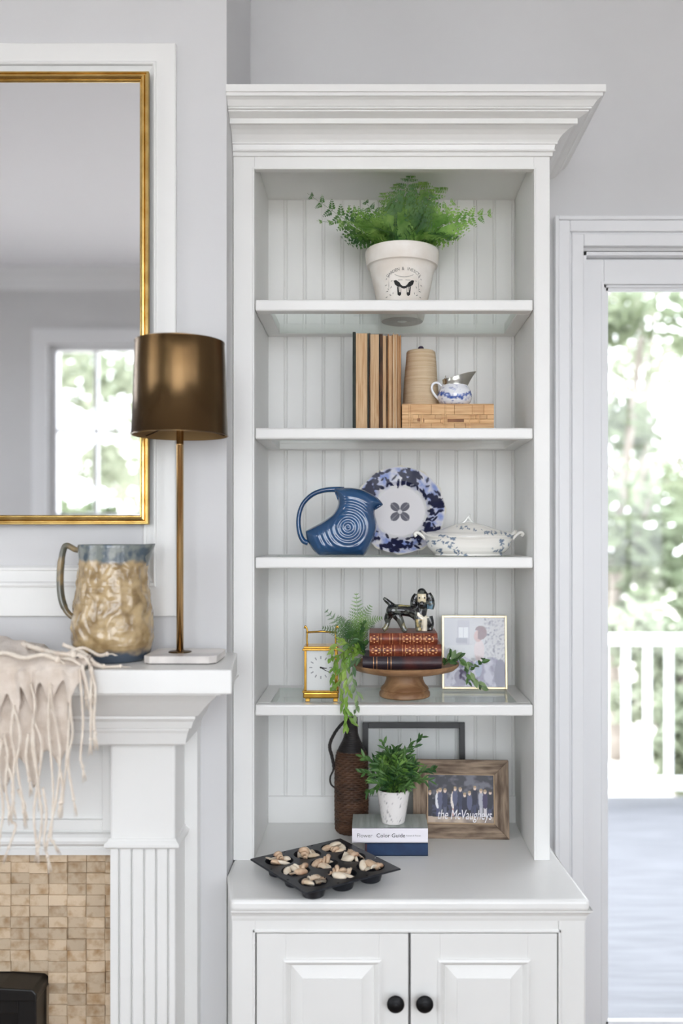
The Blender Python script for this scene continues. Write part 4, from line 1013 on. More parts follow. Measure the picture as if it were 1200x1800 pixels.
def child(u, v):
    n = fbm(u * 9, v * 9, 1.3); c = lerp3(S(206, 206, 214), S(222, 218, 220), u)
    if u > .66: c = lerp3(c, S(176, 172, 182), max(0, fbm(u * 30, v * 30, .2) * 2.4))
    if .22 < u < .42 and .04 < v < .4: c = S(196, 194, 204)
    if .24 < u < .40 and .14 < v < .30: c = S(244, 244, 248) if abs(u - .32) > .006 else S(206, 206, 214)
    if .20 < u < .38 and .30 < v < .37: c = S(170, 170, 184)
    if v > .40 and u < .5: c = lerp3(c, S(222, 222, 224), .6)
    if v > .62 + .05 * sin(u * 14): c = lerp3(S(190, 186, 204), S(120, 112, 146), max(0, min(1, .4 + n * 2.4)))
    if inell(u, v, .92, .82, .10, .22): c = S(96, 90, 124)
    if inell(u, v, .30, .86, .13, .12): c = S(110, 98, 134)
    if inell(u, v, .56, .72, .06, .13): c = S(146, 158, 186)
    if inell(u, v, .58, .48, .085, .16): c = S(232, 214, 216)
    if inell(u, v, .56, .27, .065, .085): c = S(214, 178, 176)
    if inell(u, v, .605, .22, .10, .10) and (u > .56 or v < .19): c = S(136, 96, 104)
    return c
photo(gf, -w + 3 * k, w - 3 * k, 3 * k, h - 3 * k, .006, 96, 110, child)
MB().box(-w + 3 * k, w - 3 * k, .0035, .0042, 3 * k, h - 3 * k).build('front_glass', 'frame_glass', gf)
MB().box(-w + 1 * k, w - 1 * k, .0075, .010, 1 * k, h - 1 * k).build('back_board', 'pale_gold', gf)
b = MB(); b.prism([(.0105, h * .7), (.0135, h * .7), (.046, .006), (.043, .006)], lambda a, z, x: (x, a, z), -.012, .012); b.build('easel_leg', 'pale_gold', gf)
# greenery trailing from the cake stand past the clock and down over the shelf edge
rr = random.Random(31)
gr = thing('trailing_greenery', 'bunch of fern and trailing willow leaves spilling over the shelf edge by the clock', 'greenery', (PX(640, 2.50), 2.50, zb4 + .002))
def GP(px, py, y): return V((PX(px, y), y, PZ(py, y))) - gr.location
BL_ = [(PX(637, yB) - .003, PX(776, yB) + .002, yB - .004, yB + .154, zb4 + h1 + .002), (PX(649, yB) - .004, PX(776, yB) + .002, yB - .003, yB + .153, zb4 + h1 + h2 + h3 + .003)]
CK_ = [(cl.location.x - .0500, cl.location.x + .0500, cl.location.y - .0385, cl.location.y + .0385, Z4 + 98.2 * ky / FPX)]
ccx, ccp, kp = cs.location.x, cs.location.y, ccy / FPX
def clear_plate(b, off):          # leaves lie on the plate and hang over its rim
    for p in b.v:
        w = p + off; dx, dy_ = w.x - ccx, w.y - ccp; r = sqrt(dx * dx + dy_ * dy_) / kp; top = Z4 + kp * interp([(0, 53), (87, 53), (92, 57.5), (94, 59.5), (96.5, 59.5)], r) + .0012
        if r < 96.5 and Z4 + 52 * kp - .012 < w.z < top: p.z += top - w.z
        elif r < 96.5 and Z4 + 40 * kp < w.z < top and r > 60: f = 97.5 / r - 1; p.x += dx * f; p.y += dy_ * f
    return b
for (pts, w, m) in (([(640, 1150, 2.50), (620, 1125, 2.50), (600, 1103, 2.49), (572, 1072, 2.48)], .030, 'fern_dark'), ([(640, 1148, 2.50), (630, 1112, 2.51), (628, 1080, 2.51), (626, 1042, 2.52)], .030, 'fern_green'),
                    ([(636, 1145, 2.50), (632, 1112, 2.52), (638, 1086, 2.53), (652, 1064, 2.55)], .026, 'fern_green'), ([(634, 1138, 2.50), (634, 1108, 2.50), (650, 1092, 2.49), (672, 1086, 2.48)], .017, 'fern_green'),
                    ([(636, 1150, 2.49), (612, 1130, 2.47), (590, 1110, 2.46), (566, 1103, 2.47)], .018, 'fern_dark'), ([(640, 1148, 2.5), (618, 1118, 2.53), (604, 1100, 2.55), (596, 1084, 2.56)], .026, 'fern_dark'), ([(640, 1150, 2.5), (630, 1128, 2.55), (620, 1105, 2.57), (612, 1090, 2.58)], .030, 'fern_dark'),
                    ([(640, 1150, 2.5), (638, 1128, 2.56), (644, 1110, 2.60), (656, 1094, 2.625)], .026, 'fern_dark')):
    b = MB(); frond(b, [GP(*p) for p in pts], w, (rr.uniform(-.3, .3), -1, .25), 15, rr, 5, .30); push_out(clear_plate(b, gr.location), BL_ + CK_, gr.location); b.build('frond', m, gr)
V_ = [([(638, 1152, 2.48), (612, 1140, 2.42), (600, 1165, 2.405), (597, 1200, 2.398), (603, 1240, 2.392), (618, 1272, 2.392)], 20, .036, 'leaf_bright'), ([(640, 1150, 2.48), (616, 1150, 2.415), (608, 1180, 2.40), (612, 1215, 2.395), (607, 1255, 2.39), (612, 1284, 2.39)], 20, .036, 'leaf_bright'),
      ([(638, 1150, 2.48), (606, 1146, 2.42), (592, 1160, 2.405), (585, 1185, 2.40), (584, 1215, 2.398)], 16, .032, 'leaf_bright'), ([(640, 1152, 2.47), (622, 1165, 2.41), (620, 1195, 2.40), (628, 1225, 2.395), (622, 1262, 2.392)], 16, .032, 'leaf_grey'),
      ([(640, 1150, 2.49), (618, 1135, 2.43), (602, 1128, 2.42), (588, 1140, 2.41), (580, 1160, 2.408)], 14, .03, 'leaf_bright'), ([(640, 1148, 2.49), (640, 1130, 2.45), (628, 1125, 2.43), (612, 1135, 2.42), (606, 1155, 2.41)], 14, .028, 'leaf_dark'),
      ([(642, 1148, 2.5), (632, 1120, 2.47), (622, 1112, 2.46), (610, 1118, 2.45)], 14, .026, 'leaf_dark'), ([(642, 1148, 2.5), (634, 1125, 2.47), (634, 1110, 2.465), (638, 1094, 2.46)], 14, .026, 'leaf_dark'), ([(640, 1152, 2.48), (625, 1142, 2.44), (612, 1160, 2.41), (606, 1190, 2.40), (600, 1230, 2.395)], 14, .03, 'leaf_bright')]
for pts, n, L, m in V_:
    b = MB(); vine(b, b, [GP(*p) for p in pts], rr, n, L, .0058, .75, (0, -1, .1)); push_out(clear_plate(b, gr.location), BL_ + CK_, gr.location); b.build('leafy_stem', m, gr)
eu = thing('eucalyptus_sprig', 'short green sprig trailing off the cake stand before the gold frame', 'greenery', (PX(780, 2.49), 2.49, zb4 + .004))
def EP(px, py, y): return V((PX(px, y), y, PZ(py, y))) - eu.location
for pts, n, L, W, m in (([(779, 1169, 2.49), (785, 1162, 2.48), (790, 1156, 2.47), (793, 1147, 2.47)], 12, .022, .0042, 'leaf_dark'), ([(779, 1169, 2.49), (797, 1158, 2.49), (813, 1160, 2.50), (826, 1180, 2.52), (838, 1198, 2.525), (848, 1212, 2.53)], 14, .030, .0085, 'leaf_grey'),
                        ([(780, 1169, 2.49), (804, 1157, 2.50), (828, 1172, 2.52), (842, 1168, 2.53), (850, 1158, 2.54)], 9, .030, .0085, 'leaf_dark'), ([(780, 1169, 2.49), (798, 1158, 2.49), (814, 1165, 2.50), (820, 1186, 2.51), (824, 1204, 2.515)], 9, .024, .006, 'leaf_dark')):
    b = MB(); vine(b, b, [EP(*p) for p in pts], rr, n, L, W, .9, (0, -1, .2), .8); clear_plate(b, eu.location); b.build('leafy_stem', m, eu)

# ------------------------------------------------------------------ worktop: wicker bottle, frames, books, plant, muffin tin
mat('wicker', S(96, 66, 46), 0.6, col2=S(54, 36, 26), nscale=16, stretch=(1, 1, 3), ramp=(.35, .7), bump=0.6, bscale=26, bstretch=(2.2, 2.2, 5))
mat('wicker_dark', S(44, 36, 34), 0.6, col2=S(24, 20, 20), nscale=20, bump=0.5, bscale=60)
wy = 2.635; k = wy / FPX; wb = thing('wicker_bottle', 'tall dark wicker-wrapped bottle with a twisted side handle', 'bottle', (PX(617.5, wy), wy, ZT))
tab = [(0, 25), (4, 28.5), (12, 29), (50, 29.5), (90, 29.5), (118, 29), (134, 27), (146, 22.5), (156, 17), (164, 13.5), (172, 11.5), (192, 10.5), (200, 10.5)]
def rings_(z0, z1, step):
    p = []; z = z0
    while z < z1:
        r = interp(tab, z); p += [(r - .9, z), (r + .35, z + step * .3), (r + .35, z + step * .7)]; z += step
    return p
pf = [(1, 0)] + rings_(0, 142, 4.0) + [(interp(tab, 142) - 1, 142)]
b = MB(); rows = []
for i, (r, z) in enumerate(pf): rows.append([((r + .55 * (1 if (j // 2 + int(z / 4.0)) % 2 else -1) * (r > 2)) * k * cos(2 * pi * j / 64), (r + .55 * (1 if (j // 2 + int(z / 4.0)) % 2 else -1) * (r > 2)) * k * sin(2 * pi * j / 64), z * k) for j in range(64)])
b.grid(rows, True, True, True).build('woven_body', 'wicker', wb)
MB().lathe([(r * k, z * k) for r, z in rings_(141, 200, 3.0)] + [(9 * k, 200.5 * k), (2 * k, 201 * k)], 40).build('wrapped_neck', 'wicker_dark', wb, smooth=True)
b = MB(); HPt = spline([(-9 * k, -.008, 196 * k), (-17 * k, -.012, 190 * k), (-28 * k, -.012, 176 * k), (-36 * k, -.010, 160 * k), (-38 * k, -.008, 148 * k), (-34 * k, -.006, 132 * k), (-31 * k, -.004, 112 * k), (-37 * k, -.004, 96 * k), (-36 * k, -.004, 84 * k), (-28 * k, -.002, 76 * k)], 8)
for ph in (0, 2.1, 4.2):
    b.tube([p + V((cos(i * .7 + ph), sin(i * .7 + ph), 0)) * .0022 * (1 if i < 50 else .4) for i, p in enumerate(HPt)], [(.0032 if i < 48 else .002) for i in range(len(HPt))], 6)
b.build('handle', 'wicker_dark', wb, smooth=True)

fy = 2.695; k = fy / FPX; bf = thing('black_frame', 'plain black open picture frame propped against the beadboard', 'picture frame', (PX(727, fy), fy - .02, ZT), rot=(R(-4), 0, 0))
w, h = 90 * k, PZ(1270, fy) - ZT
bars(bf, w, 0, h, 10 * k, .014, 'black_paint')
MB().box(-w + 9 * k, w - 9 * k, .006, .008, 9 * k, h - 9 * k).build('pane', 'frame_glass', bf)

mat('barn_wood', S(156, 136, 116), 0.75, col2=S(84, 66, 52), nscale=13, stretch=(6, 1, 1), bump=0.4, bscale=14, ramp=(.35, .65), bstretch=(6, 1, 1))
mat('barn_wood_upright', S(156, 136, 116), 0.75, col2=S(84, 66, 52), nscale=13, stretch=(1, 1, .16), bump=0.4, bscale=14, ramp=(.35, .65), bstretch=(1, 1, .16))
mat('barn_lip', S(186, 160, 130), 0.7)
mat('print_white', S(236, 234, 238), 0.5)
for mn in ('barn_wood', ):
    nd = [n for n in M[mn].node_tree.nodes if n.bl_idname == 'ShaderNodeMapping']
    for n in nd: n.inputs['Scale'].default_value = (.9, 6, 6)
for n in [n for n in M['barn_wood_upright'].node_tree.nodes if n.bl_idname == 'ShaderNodeMapping']: n.inputs['Scale'].default_value = (6, 6, .9)
oy = 2.572; k = oy / FPX; wf = thing('wooden_photo_frame', 'weathered brown wood photo frame holding a dark group picture', 'photo frame', (PX(810, oy), oy - .004, ZT), rot=(R(-9), 0, R(-3)))
w, h = 84.5 * k, 135.5 * k; t = 25 * k
def mitre(parent, x0, x1, z0, z1, t, d, m1, m2):
    q = [((x0, z0), (x1, z0), (x1 - t, z0 + t), (x0 + t, z0 + t), m1), ((x1, z0), (x1, z1), (x1 - t, z1 - t), (x1 - t, z0 + t), m2), ((x1, z1), (x0, z1), (x0 + t, z1 - t), (x1 - t, z1 - t), m1), ((x0, z1), (x0, z0), (x0 + t, z0 + t), (x0 + t, z1 - t), m2)]
    for a, b_, c, e, mt in q: MB().prism([a, b_, c, e], lambda p, r, y: (p, y, r), 0, d).build('frame_bar', mt, parent, bevel=.0015)
mitre(wf, -w, w, 0, h, t, .018, 'barn_wood', 'barn_wood_upright')
bars(wf, w - t + .5 * k, t - .5 * k, h - t + .5 * k, 2.2 * k, .006, 'barn_lip', .004, .0004, 'inner_lip')
pp = random.Random(8); folk = []
for i in range(13):
    folk.append((.05 + i * .073 + pp.uniform(-.015, .015), .34 + .05 * sin(i * 1.1) + pp.uniform(-.05, .05), pp.choice((S(34, 36, 58), S(40, 42, 54), S(66, 58, 90), S(88, 92, 120), S(30, 30, 44), S(206, 204, 214), S(52, 56, 80))), pp.choice((S(60, 64, 92), S(34, 34, 46), S(206, 200, 204), S(88, 92, 116)))))
folk[1] = (.16, .36, S(226, 226, 232), S(70, 74, 110)); folk[4] = (.39, .36, S(232, 222, 214), S(190, 150, 140)); folk[10] = (.80, .34, S(168, 168, 180), S(186, 184, 192))
def crowd(u, v):
    n = fbm(u * 7, v * 7, 4.1); c = lerp3(S(58, 58, 66), S(110, 110, 120), max(0, min(1, n * 2 + (.4 if .55 < u < .85 and v < .5 else -.1))))
    if v > .50: c = lerp3(S(30, 32, 46), S(64, 66, 90), max(0, min(1, .4 + fbm(u * 16, v * 12, .7) * 2)))
    if v > .86 + .02 * n: c = lerp3(S(196, 178, 160), S(140, 126, 118), max(0, min(1, u + n)))
    for (x, hy, tc, lc) in folk:
        if v < .86 and abs(u - x) < .022 and v > hy + .30: c = lc
        if inell(u, v, x, hy + .17, .040, .17): c = tc
        if inell(u, v, x, hy, .022, .045): c = S(222, 200, 184)
        if inell(u, v, x, hy - .025, .022, .025): c = S(176, 150, 120) if int(x * 100) % 3 else S(70, 56, 50)
    return c
photo(wf, -w + t, w - t, t, h - t, .0085, 150, 100, crowd)
b = text_mb('the McVaugheys', 19 * k, .25); xs_ = [p.x for p in b.v]; sc = (2 * (w - t) * .80) / (max(xs_) - min(xs_))
b.xf(Matrix.Translation((6 * k, .0078, t + 15 * k)) @ Matrix.Rotation(R(90), 4, 'X') @ Matrix.Diagonal((sc, 1.25, 1, 1))); b.build('script_lettering', 'print_white', wf)
MB().box(-w + t * .6, w - t * .6, .010, .016, t * .6, h - t * .6).build('back_board', 'bark', wf)
b = MB(); b.prism([(.0165, h * .7), (.0195, h * .7), (.062, .011), (.059, .010)], lambda a, z, x: (x, a, z), -.015, .015); b.build('easel_leg', 'black_paint', wf)

mat('navy_cloth', S(24, 54, 92), 0.6, col2=S(18, 44, 80), nscale=40); mat('white_cover', S(232, 228, 234), 0.45)
mat('book_top', S(186, 192, 188), 0.4, col2=S(148, 156, 150), nscale=5, stretch=(14, 1, 1)); mat('page_white', S(226, 222, 212), 0.8, col2=S(206, 200, 188), nscale=8, stretch=(1, 1, 80))
mat('maroon', S(72, 44, 50), 0.6)
by = 2.432; k = by / FPX; zbk = .0352; zt_ = .0415
def flat_book(nm, lb, x0, x1, z0, h, dpt, m, mtop, y0, grp):
    w = x1 - x0; t = thing(nm, lb, 'book', ((x0 + x1) / 2, y0 + dpt / 2, z0), group=grp)
    MB().box(-w / 2, w / 2, -dpt / 2, -dpt / 2 + .003, 0, h).build('spine', m, t, bevel=.0008)
    MB().box(-w / 2, w / 2, -dpt / 2, dpt / 2, h - .0028, h).build('front_cover', mtop, t, bevel=.0006); MB().box(-w / 2, w / 2, -dpt / 2, dpt / 2, 0, .0028).build('back_cover', m, t, bevel=.0006)
    MB().box(-w / 2 + .003, w / 2 - .003, -dpt / 2 + .003, dpt / 2 - .003, .0028, h - .0028).build('pages', 'page_white', t)
    return t
nb = flat_book('hardback_book', 'navy blue cloth book lying under the white flower book', PX(641, by), PX(752, by), ZT, zbk, .125, 'navy_cloth', 'navy_cloth', by, 'books lying under the small potted plant')
MB().box(-.0835, -.0785, -.0635, -.0605, .002, .033).build('spine_label', 'maroon', nb)
wbk = flat_book('hardback_book', 'white spined flower colour book lying on the navy book under the plant', PX(618.5, by), PX(752, by), ZT + zbk, zt_, .118, 'white_cover', 'book_top', by - .001, 'books lying under the small potted plant')
for s, xx, sz, m in (('Flower', -.068, .0150, 'print_grey'), ('Color Guide', .002, .0150, 'print_black'), ('Putnam & Putnam', .063, .0055, 'print_grey')):
    tb = text_mb(s, sz); tb.xf(Matrix.Translation((xx, -.0593, .0195)) @ Matrix.Rotation(R(90), 4, 'X')); tb.build('spine_lettering', m, wbk)

attrmat('marble_pot', 0.25, 0.3)
qy = 2.478; k = qy / FPX; zpl = ZT + zbk + zt_
sp = thing('marbled_planter', 'small white marbled planter standing on the flower book', 'planter', (PX(691, qy), qy, zpl))
pf = dense([(.5, 0), (19, 0), (20.5, 1), (23.5, 20), (26.5, 40), (29, 56), (29.5, 58), (28, 59), (26.5, 57), (25, 50)], 6)
b = MB().lathe([(r * k, z * k) for r, z in pf], 80, capb=False)
def veins(p):
    a = atan2(p.y, p.x) + fbm(p.x * 30, p.y * 30, p.z * 30) * .5; s = abs(sin(a * 3.5 + .8)); s2 = abs(sin(a * 6.1 + p.z * 18))
    return lerp3(lerp3(S(232, 228, 226), S(120, 118, 122), max(0, 1 - s * 11)), S(170, 168, 170), max(0, .7 - s2 * 9))
vcol(b, veins).build('pot_body', 'marble_pot', sp, smooth=True, angle=50)
MB().lathe([(.001, 52 * k), (26 * k, 51 * k)], 24, capa=False, capb=False).build('soil', 'soil', sp)
bu_ = thing('bushy_plant', 'bushy dark green plant with slender leaves in the marbled planter', 'plant', (PX(691, qy), qy, zpl + 52 * k))
rr = random.Random(77)
for i in range(64):
    a = rr.uniform(0, 2 * pi); e = rr.uniform(.12, 1.0); q = .011 * rr.random(); hr = .078 * e + .006; hz = .060 + .052 * (1 - e) + rr.uniform(-.012, .014)
    if e > .8: hz *= .55
    p0 = V((cos(a) * q, sin(a) * q, 0)); p3 = V((cos(a) * hr, sin(a) * hr * .85, hz)); p2 = V((cos(a) * hr * .62, sin(a) * hr * .5, hz * .75)); p1 = p0 + V((cos(a) * .006, sin(a) * .006, .024))
    b = MB(); vine(b, b, [p0, p1, p2, p3], rr, 20, .034, .0037, .95, (0, -1, .5), .85); b.build('leafy_stem', 'leaf_dark' if i % 4 else 'fern_green', bu_)
for tp, yy in (((742, 1294), 2.49), ((722, 1304), 2.46), ((672, 1302), 2.50), ((636, 1330), 2.47), ((632, 1358), 2.45), ((764, 1352), 2.45), ((756, 1372), 2.43), ((645, 1392), 2.42)):
    p3 = V((PX(tp[0], yy), yy, PZ(tp[1], yy))) - bu_.location; b = MB(); vine(b, b, [V((0, 0, 0)), p3 * .35 + V((0, 0, .02)), p3 * .72 + V((0, 0, .012)), p3], rr, 18, .030, .0042, .85, (0, -1, .4), .8); b.build('leafy_stem', 'leaf_dark', bu_)

mat('nonstick', S(52, 54, 60), 0.38, 0.55, col2=S(40, 42, 48), nscale=30, bump=0.06)
SD, DEP = .262, .036
mt = thing('muffin_tin', 'dark grey nine-cup muffin tin filled with seashells on the worktop', 'muffin tin', (-.124, 2.278, ZT), R(35))
b = MB(); pit = SD * .315; rim_r = .0355; rows = []; hb2 = SD / 2; n = 48
for i in range(3):
    for j in range(3):
        cx_, cy_ = (i - 1) * pit, (j - 1) * pit; hx = pit / 2; circ, sq = [], []
        x0 = cx_ - hx if i else -hb2; x1 = cx_ + hx if i < 2 else hb2; y0 = cy_ - hx if j else -hb2; y1 = cy_ + hx if j < 2 else hb2
        for q in range(n):
            a = 2 * pi * q / n; c, s = cos(a), sin(a); circ.append((cx_ + rim_r * c, cy_ + rim_r * s, DEP))
            tx_ = ((x1 if c > 0 else x0) - cx_) / c if abs(c) > 1e-6 else 1e9; ty_ = ((y1 if s > 0 else y0) - cy_) / s if abs(s) > 1e-6 else 1e9
            t_ = min(abs(tx_), abs(ty_)); sq.append((cx_ + t_ * c, cy_ + t_ * s, DEP))
        b.grid([sq, circ], True)
        cup = MB().lathe([(rim_r, DEP), (rim_r - .001, DEP - .002), (.0255, .003), (.023, .001), (.0005, .001)], n, c=(cx_, cy_, 0), capa=False)
        cup.build('cup', 'nonstick', mt, smooth=True, angle=50)
b.build('tray_top', 'nonstick', mt)
e = .004; b = MB(); ro = [(-hb2, -hb2), (hb2, -hb2), (hb2, hb2), (-hb2, hb2)]
b.grid([[(x, y, DEP) for x, y in ro], [(x * 1.03, y * 1.03, DEP) for x, y in ro], [(x * 1.045, y * 1.045, DEP - .001) for x, y in ro], [(x * 1.045, y * 1.045, DEP - .005) for x, y in ro], [(x * 1.03, y * 1.03, DEP - .004) for x, y in ro]], True); o = b.build('rolled_rim', 'nonstick', mt); bev(o, .002)
# shells, one by one
mat('shell_cream', S(236, 218, 194), 0.45, col2=S(212, 176, 140), nscale=34, ramp=(.4, .75), rnd=0.1); mat('shell_pale', S(238, 228, 210), 0.45, col2=S(214, 190, 158), nscale=34, rnd=0.08); mat('shell_brown', S(226, 200, 170), 0.5, col2=S(160, 120, 92), nscale=30, rnd=0.12)
def fan_shell():
    b = MB(); rows = []
    for i in range(9):
        t = i / 8; row = []
        for j in range(17):
            a = R(-62 + 124 * j / 16); r = .021 * t * (1 + .05 * cos(j * pi)); row.append((r * sin(a), r * cos(a) - .008, .008 * sin(pi * min(1, t * .62 + .08)) * cos(a * .8) + .0006 * cos(j * pi) * t))
        rows.append(row)
    b.grid(rows); lo = [[(x, y, z - .0015) for x, y, z in r] for r in rows]; b.grid(lo); return b
def bivalve():
    b = MB(); b.ball((0, 0, .003), .0185, .0115, .0085, 16, 10); b.v = [V((p.x, p.y, max(p.z, -.0005 + .003 * (p.x / .0185) ** 2))) for p in b.v]; return b
def sliver():
    b = MB(); b.tube(spline([(-.019, 0, .002), (-.007, .003, .006), (.008, .002, .006), (.020, -.003, .003)], 4), [.0012, .0032, .0042, .0046, .0048, .0048, .005, .0048, .0044, .004, .003, .002, .001], 10, flat=.55); return b
def spiral():
    b = MB(); pts = []; rad = []
    for i in range(40): a = i * .52; t = i / 39; r = .0075 * (1 - t) ** 1.0 + .0004; pts.append((r * cos(a), -.012 + .030 * t, r * sin(a) + .007)); rad.append(.0052 * (1 - t) + .0006)
    b.tube(pts, rad, 8); return b
kinds = [(fan_shell, 'shell_cream'), (bivalve, 'shell_pale'), (sliver, 'shell_pale'), (bivalve, 'shell_brown'), (fan_shell, 'shell_pale'), (spiral, 'shell_brown')]
protos = [f().mesh('seashell', True) for f, _ in kinds]
for me, (f, m) in zip(protos, kinds): me.materials.append(M[m])
cupn = {(0, 0): 'corner muffin cup at the worktop front edge', (1, 0): 'middle muffin cup on the side facing the room', (2, 0): 'corner muffin cup pointing away from the fireplace', (0, 1): 'middle muffin cup on the side facing the fireplace', (1, 1): 'centre muffin cup',
        (2, 1): 'middle muffin cup on the side facing the books', (0, 2): 'corner muffin cup pointing at the fireplace', (1, 2): 'middle muffin cup on the side facing the wall', (2, 2): 'corner muffin cup closest to the wicker bottle'}
rr = random.Random(14); mw = Matrix.Translation(mt.location) @ Matrix.Rotation(R(35), 4, 'Z')
what = ['cream fan seashell', 'pale smooth seashell', 'long pale seashell sliver', 'brown oval seashell', 'pale fan seashell', 'brown spiral seashell']
for (i, j), lb in cupn.items():
    order = [0, 1, 2, 3, 4, 5]; rr.shuffle(order)
    for q, ki in enumerate(order):
        a = q * 2 * pi / 5 + rr.uniform(-.3, .3); r = .018 if q < 5 else .002; z = DEP - .006 + (.008 if q == 5 else rr.uniform(-.001, .004))
        o = bpy.data.objects.new('seashell', protos[ki]); COL.objects.link(o)
        o.location = mw @ V(((i - 1) * pit + cos(a) * r, (j - 1) * pit + sin(a) * r, z)); o.rotation_euler = (rr.uniform(-.5, .5), rr.uniform(-.5, .5), rr.uniform(0, 6.28)); s_ = rr.uniform(.85, 1.15); o.scale = (s_, s_, s_)
        tag(o, what[ki] + ' in the ' + lb, 'seashell', 'seashells in the muffin tin')
# ------------------------------------------------------------------ mantel: lamp, stoneware pitcher, throw
mat('antique_brass', S(104, 84, 58), 0.24, 1.0, col2=S(92, 72, 48), nscale=3, stretch=(1, 1, .05), aniso=0.5, bump=0.05, bscale=8, bstretch=(60, 60, .4))
mat('brass_rod', S(232, 194, 138), 0.2, 1.0); mat('shade_lining', S(150, 122, 84), 0.5, 0.6)
mat('marble', S(226, 220, 214), 0.25, col2=S(176, 172, 170), nscale=7, ramp=(.45, .75), detail=8)
LX, LY = -.460, 2.160
lamp = thing('buffet_lamp', 'slim brass buffet lamp with bronze metal drum shade on a marble base', 'lamp', (LX, LY, ZM))
def octa(hx, hy, c): return [(-hx + c, -hy), (hx - c, -hy), (hx, -hy + c), (hx, hy - c), (hx - c, hy), (-hx + c, hy), (-hx, hy - c), (-hx, -hy + c)]
o = MB().prism(octa(.084, .077, .016), lambda a, q, z: (a + .014, q, z), .002, .019).build('marble_base', 'marble', lamp); bev(o, .0015)
MB().prism(octa(.080, .073, .014), lambda a, q, z: (a + .014, q, z), 0, .003).build('felt_pad', 'black_paint', lamp)
MB().lathe([(.001, .019), (.027, .019), (.027, .0205), (.024, .022), (.010, .023), (.009, .026)], 32).build('rod_collar', 'antique_brass', lamp, smooth=True)
zs0, zs1 = PZ(766, LY) - ZM, PZ(602, LY) - ZM
MB().lathe([(.0083, .022), (.0083, zs0 - .022), (.0088, zs0 - .0215), (.0088, zs0 - .0205), (.0083, zs0 - .020), (.0083, zs0 + .10)], 24).build('rod', 'brass_rod', lamp, smooth=True)
rb_, rt_ = .1125, .1045
MB().lathe([(rb_ - .0015, zs0), (rb_ + .0008, zs0), (rb_ + .0008, zs0 + .003), (rb_, zs0 + .004), (rt_, zs1 - .004), (rt_ + .0008, zs1 - .003), (rt_ + .0008, zs1), (rt_ - .0015, zs1)], 72, capa=False, capb=False).build('shade', 'antique_brass', lamp, smooth=True, angle=50)
MB().lathe([(rb_ - .0015, zs0), (rt_ - .0015, zs1)], 72, capa=False, capb=False).build('shade_lining', 'shade_lining', lamp, smooth=True)
b = MB()
for i in range(3):
    a = i * 2 * pi / 3 + .5; b.tube([(0, 0, zs0 + .03), (rb_ * .5 * cos(a), rb_ * .5 * sin(a), zs0 + .02), (rb_ * .985 * cos(a), rb_ * .985 * sin(a), zs0 + .006)], .0017, 6)
b.build('spider', 'antique_brass', lamp, smooth=True)
MB().lathe([(.012, zs0 + .03), (.016, zs0 + .035), (.016, zs0 + .07), (.013, zs0 + .075)], 20).build('socket', 'black_paint', lamp, smooth=True)

# stoneware pitcher with raised scrollwork
attrmat('stoneware', 0.22, 0.5, 0.25, 140)
py2 = 2.171; k = py2 / FPX; sw = thing('stoneware_pitcher', 'tan stoneware pitcher with embossed scrolls and blue-grey rim on the mantel', 'pitcher', (PX(203, py2) - .006, py2, ZM))
HT = PZ(957, py2) - ZM
tab = [(0, 58), (3, 62), (10, 64.5), (22, 67), (30, 69.5), (55, 70.5), (80, 68), (110, 64), (140, 60.5), (160, 58.5), (172, 58), (180, 58.5), (196, 59.5), (200, 59)]
b = MB(); NZ, NA = 120, 180; zz = HT / k; rows, cols = [], []
def relief(a, z):
    q = z / zz
    if q < .14 or q > .85: return 0
    e = min(1, (q - .14) / .04) * min(1, (.85 - q) / .04); s = 0
    for (f1, f2, ph) in ((13, .050, 0), (9, .038, 1.7)):
        x, y = a * f1, z * f2 * 2.2; s += sin(x + 1.6 * sin(y + ph)) * cos(y - 1.3 * sin(x * .7 + ph))
    s = max(-.3, min(1, s * 1.2)); g_ = fbm(cos(a) * 4, sin(a) * 4, z * .06)
    lat = .5 if (abs((z * .11 + .2) % 1 - .5) < .06 or abs((a * 20 / (2 * pi)) % 1 - .5) < .06) and .45 < q < .72 else 0
    return e * (s * 1.1 + g_ * .9 + lat * .7)
for i in range(NZ + 1):
    z = zz * i / NZ; r = interp(tab, z * 200 / zz); row = []
    for j in range(NA):
        a = 2 * pi * j / NA; rl2 = relief(a, z); sp_ = max(0, cos(a)) ** 14 * max(0, (z / zz - .72) / .28) ** 1.6
        rr2 = (r + rl2 * 1.4 + sp_ * 15) * k; row.append((rr2 * cos(a), rr2 * sin(a) * (1 - .0 * sp_), z * k + sp_ * 1.5 * k))
        q = z / zz; n = fbm(cos(a) * 3, sin(a) * 3, z * .05)
        c = lerp3(S(184, 160, 120), S(138, 114, 78), max(0, min(1, .40 + n)))
        tb_ = max(0, min(1, (q - .835 + n * .03) / .035)); c = lerp3(c, lerp3(S(124, 130, 126), S(74, 88, 98), max(0, min(1, .5 + n * 2))), tb_)
        bt_ = max(0, min(1, (.115 + n * .03 - q) / .05)); c = lerp3(c, S(60, 72, 86), bt_)
        cols.append(c)
    rows.append(row)
inn = [[(x * .94, y * .94, z) for x, y, z in rows[-1]], [(x * .92, y * .92, z - .03) for x, y, z in rows[-1]], [(x * .5, y * .5, .15) for x, y, z in rows[-1]]]
b.grid(rows + inn, True, True, True); b.c = cols + [S(120, 124, 122)] * (3 * NA); b.build('body', 'stoneware', sw, smooth=True)
hp = [(-56, 190), (-66, 191), (-80, 198), (-86, 193), (-91, 170), (-93, 140), (-91, 110), (-84, 88), (-74, 76), (-64, 70)]
